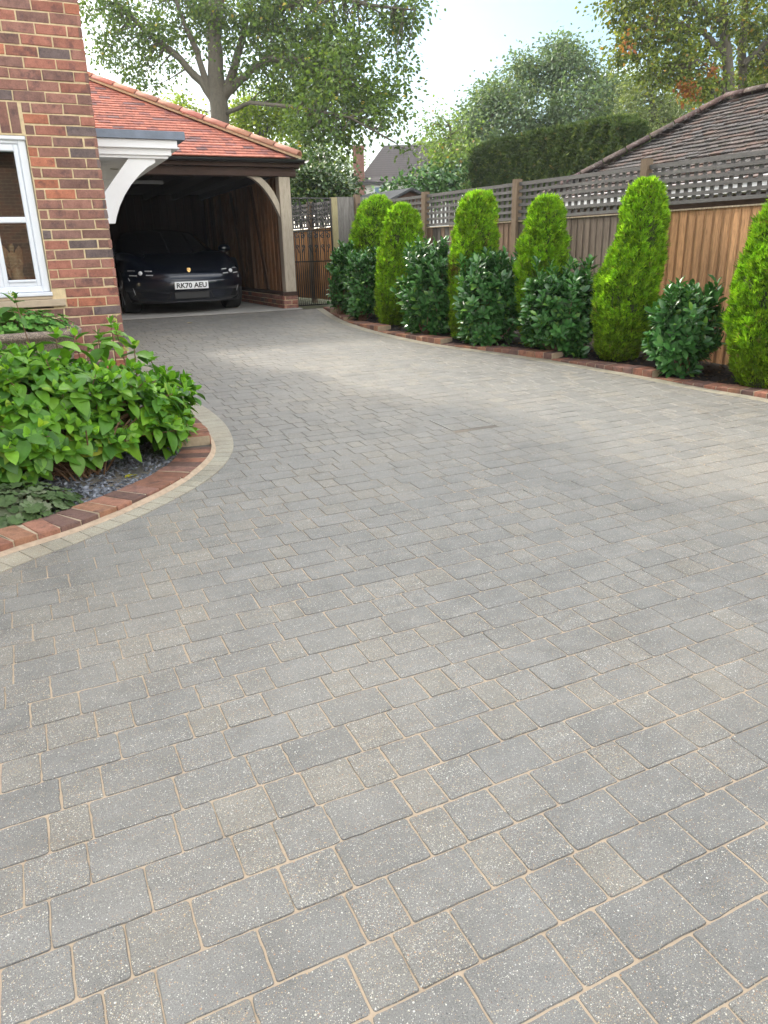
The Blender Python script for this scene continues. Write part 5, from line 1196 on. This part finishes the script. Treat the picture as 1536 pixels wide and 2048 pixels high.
tree('orange_maple_branch','',P(1400,200,20),[],[],1,GREEN,[1]*4,M['bark']) if 0 else None
mpl=[o for o in sc.objects if o.name.startswith('autumn_maple')][0]
pos=[];
for (px_,py_,r,n) in ((1378,182,12,2),(1362,176,12,2),(1415,160,10,1),(1246,85,10,1)):
    c=P(px_,py_,19.6)
    for _ in range(n): pos.append(c+RNG.normal(0,r/FPX*20*.6,3)+RNG.normal(0,.12,(45,3)))
pos=np.concatenate(pos);N=len(pos); scatter('orange_leaves',*LEAF4,pos,frames(unit(N)+[0,0,-.4],unit(N)*.9+[0,0,1]),RNG.uniform(.07,.12,N),palette(N,[(.42,.17,.03),(.35,.12,.04),(.4,.25,.04)],[3,2,2],.2),M['leaf'],mpl,False)
# clipped yew hedge beyond the fence
hd_=thing('clipped_hedge','tall square-clipped dark yew hedge standing beyond the fence trellis','hedge',(11.4,15.5,.3))
A=np.array([11.9,19.3]);B=np.array([11.05,12.3]); dv=(B-A)/np.linalg.norm(B-A); Lh=np.linalg.norm(B-A); nv=np.array([dv[1],-dv[0]])
if nv[0]>0: nv=-nv
def htop(s): return np.interp(s,[0,.15,.35,.6,.85,1],[P(952,302,22.1)[2],P(985,287,21.)[2],P(1050,270,19.5)[2],P(1120,258,18)[2],P(1200,240,16.4)[2],P(1245,240,16)[2]])
zt0=[P(950,300,1)]
def hsolve(px_,py_):   # point of the hedge's near face seen at this pixel
    d=ray(px_,py_); # A+s*dv = t*d
    Mx=np.array([[d[0],-dv[0]],[d[1],-dv[1]]]); t,s=np.linalg.solve(Mx,A); return s/Lh,H+t*d[2]
hp=[hsolve(*q) for q in ((946,300),(985,286),(1050,270),(1120,258),(1180,247),(1225,238),(1250,246))]; hp.sort(); HS=[q[0] for q in hp]; HZ=[q[1] for q in hp]
s0,s1=HS[0],HS[-1]
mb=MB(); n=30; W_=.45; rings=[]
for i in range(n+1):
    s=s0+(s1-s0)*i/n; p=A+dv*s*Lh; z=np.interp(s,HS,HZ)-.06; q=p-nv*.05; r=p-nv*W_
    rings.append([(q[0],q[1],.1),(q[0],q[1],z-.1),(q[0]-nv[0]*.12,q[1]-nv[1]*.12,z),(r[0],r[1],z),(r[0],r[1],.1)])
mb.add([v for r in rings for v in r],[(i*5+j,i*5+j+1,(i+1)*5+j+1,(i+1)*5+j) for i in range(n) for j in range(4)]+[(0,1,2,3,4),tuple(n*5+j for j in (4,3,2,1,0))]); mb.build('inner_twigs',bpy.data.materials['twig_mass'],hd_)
N=42000; s=RNG.uniform(s0,s1,N); f=RNG.random(N); ztop=np.interp(s,HS,HZ)+.03*np.sin(s*60)+.02*np.sin(s*143); onface=f<.72
zz=np.where(onface,RNG.uniform(0,1,N)*(ztop-1.7)+1.7,ztop); dep=np.where(onface,RNG.normal(0,.05,N),RNG.uniform(0,W_,N)); zz=zz-np.where(onface,0,RNG.random(N)*.08)
b2=.05*np.sin(s*40+zz*5)+.04*np.sin(s*90-zz*9); p=A[None]+dv[None]*(s*Lh)[:,None]-nv[None]*(dep-.0-b2*onface)[:,None]; pos=np.stack([p[:,0],p[:,1],zz],1)
# end face toward the viewer
ne=7000; e_=RNG.uniform(0,W_,ne); ze=RNG.uniform(1.7,np.interp(s1,HS,HZ),ne); pe=A+dv*s1*Lh-nv*e_[:,None]+dv*RNG.normal(0,.05,(ne,1)); pos=np.concatenate([pos,np.stack([pe[:,0],pe[:,1],ze],1)])
outw=np.concatenate([np.where(onface[:,None],np.array([nv[0],nv[1],.3]),np.array([0,0,1.])),np.tile([dv[0],dv[1],.3],(ne,1))]); N=len(pos)
col=palette(N,[(.075,.12,.04),(.055,.09,.032),(.12,.17,.045),(.2,.25,.06),(.26,.2,.08)],[5,4,2,.5,.15],.2)
scatter('foliage',SPR_V,SPR_F,pos,frames(outw*.6+unit(N)*.8+[0,0,.25],outw+unit(N)*.8),RNG.uniform(.07,.14,N),col,M['conifer'],hd_,False)
# far trees closing the horizon behind the cottage and garages
for (nm,lab,bl,cols) in (('background_tree','distant green tree showing behind the cottage chimney and the lime limbs',[(640,330,60,40,12),(690,345,60,30,8),(600,300,60,45,14),(560,330,55,40,10)],[(.12,.19,.06),(.09,.15,.05),(.18,.25,.08)]),
    ('background_tree','far low tree right of the cottage roof behind the loose light tree',[(880,300,60,40,10),(930,290,60,50,14),(850,310,62,30,6)],[(.1,.16,.07),(.08,.13,.06),(.15,.2,.09)]),
    ('background_tree','far tree behind the brown roof ridge at the foot of the maple trunks',[(1380,200,45,40,10),(1440,190,45,45,12),(1500,170,45,40,12),(1330,240,45,40,10),(1560,180,45,60,14)],[(.11,.16,.05),(.08,.13,.045),(.15,.2,.07)])):
    c=P(bl[0][0],420,bl[0][2]); tree(nm,lab,c*[1,1,0]+[0,0,.3],[([c*[1,1,0]+[0,0,.3],P(bl[0][0],bl[0][1],bl[0][2])],[.3,.1])],bl,.28,cols,[4,4,2],M['bark'],per=60,sub=1.2,group='trees far behind the gardens')
# ------------------------------------------------------------------ fallen leaves
lt=[((1290,725),(.5,.22,.03),'orange fallen leaf lying on the brick kerb step below the tallest conifer'),((250,957),(.6,.55,.06),'small yellow fallen leaf on the slate chippings'),((375,648),(.5,.38,.26),'pale dry leaf lying alone on the drive just in front of the parked car')]
for (q,c,lab) in lt:
    p=ground(*q)+np.array([0,0,.035 if q[0]==1290 else .012]); 
    if q[0]==1290: p[2]=.18
    if q[0]==250: p[2]=.145
    t_=np.array([p]); o=scatter('fallen_leaf',*LEAF4,t_,frames(np.array([[.8,.4,.1]]),np.array([[.1,.1,1.]])),[.09],[c],M['leaf'],None,False)
    tagit(o,lab,'leaf')

# ------------------------------------------------------------------ thin volume added to imitate the veiling glare of the lens
mb=MB(); mb.box(-95,95,-65,145,-2.5,26); hz_=mb.build('glare_veil',M['iron'],None); hz_.data.materials.clear()
hm=bpy.data.materials.new('glare_veil'); hm.use_nodes=True; hn=hm.node_tree.nodes; hn.remove(hn['Principled BSDF']); pv=hn.new('ShaderNodeVolumePrincipled')
pv.inputs['Color'].default_value=(.92,.96,1,1); pv.inputs['Density'].default_value=.0008; pv.inputs['Anisotropy'].default_value=.45
hm.node_tree.links.new(pv.outputs[0],hn['Material Output'].inputs['Volume']); hz_.data.materials.append(hm); tagit(hz_,kind='stuff')

# ------------------------------------------------------------------ bark, clods and dead leaves on the dark bed
pos=[];
while len(pos)<2600:
    y=random.uniform(3.,12.); a,b=kX(y)+.20,fenceX(y)-.03; x=a+(b-a)*random.random()**1.3; u=(x-a)/(b-a); pos.append((x,y,zg(y)+.016+.046*math.sin(min(1,u)*math.pi*.75)+random.random()*.012))
pos=np.array(pos); N=len(pos)
o=scatter('leaf_litter',[(-.5,-.3,0),(.45,-.4,.06),(.55,.3,0),(-.3,.45,.1)],[(0,1,2,3)],pos,frames(unit(N)*[1,1,.25],unit(N)*.5+[0,0,1]),RNG.uniform(.012,.042,N),palette(N,[(.05,.035,.02),(.09,.06,.03),(.03,.022,.015),(.2,.12,.05),(.14,.13,.04)],[4,3,4,.7,.3],.3),M['herb'],None,False)
tagit(o,'brown bark crumbs and dead leaves scattered over the dark soil under the conifers','leaf litter',None,'stuff')
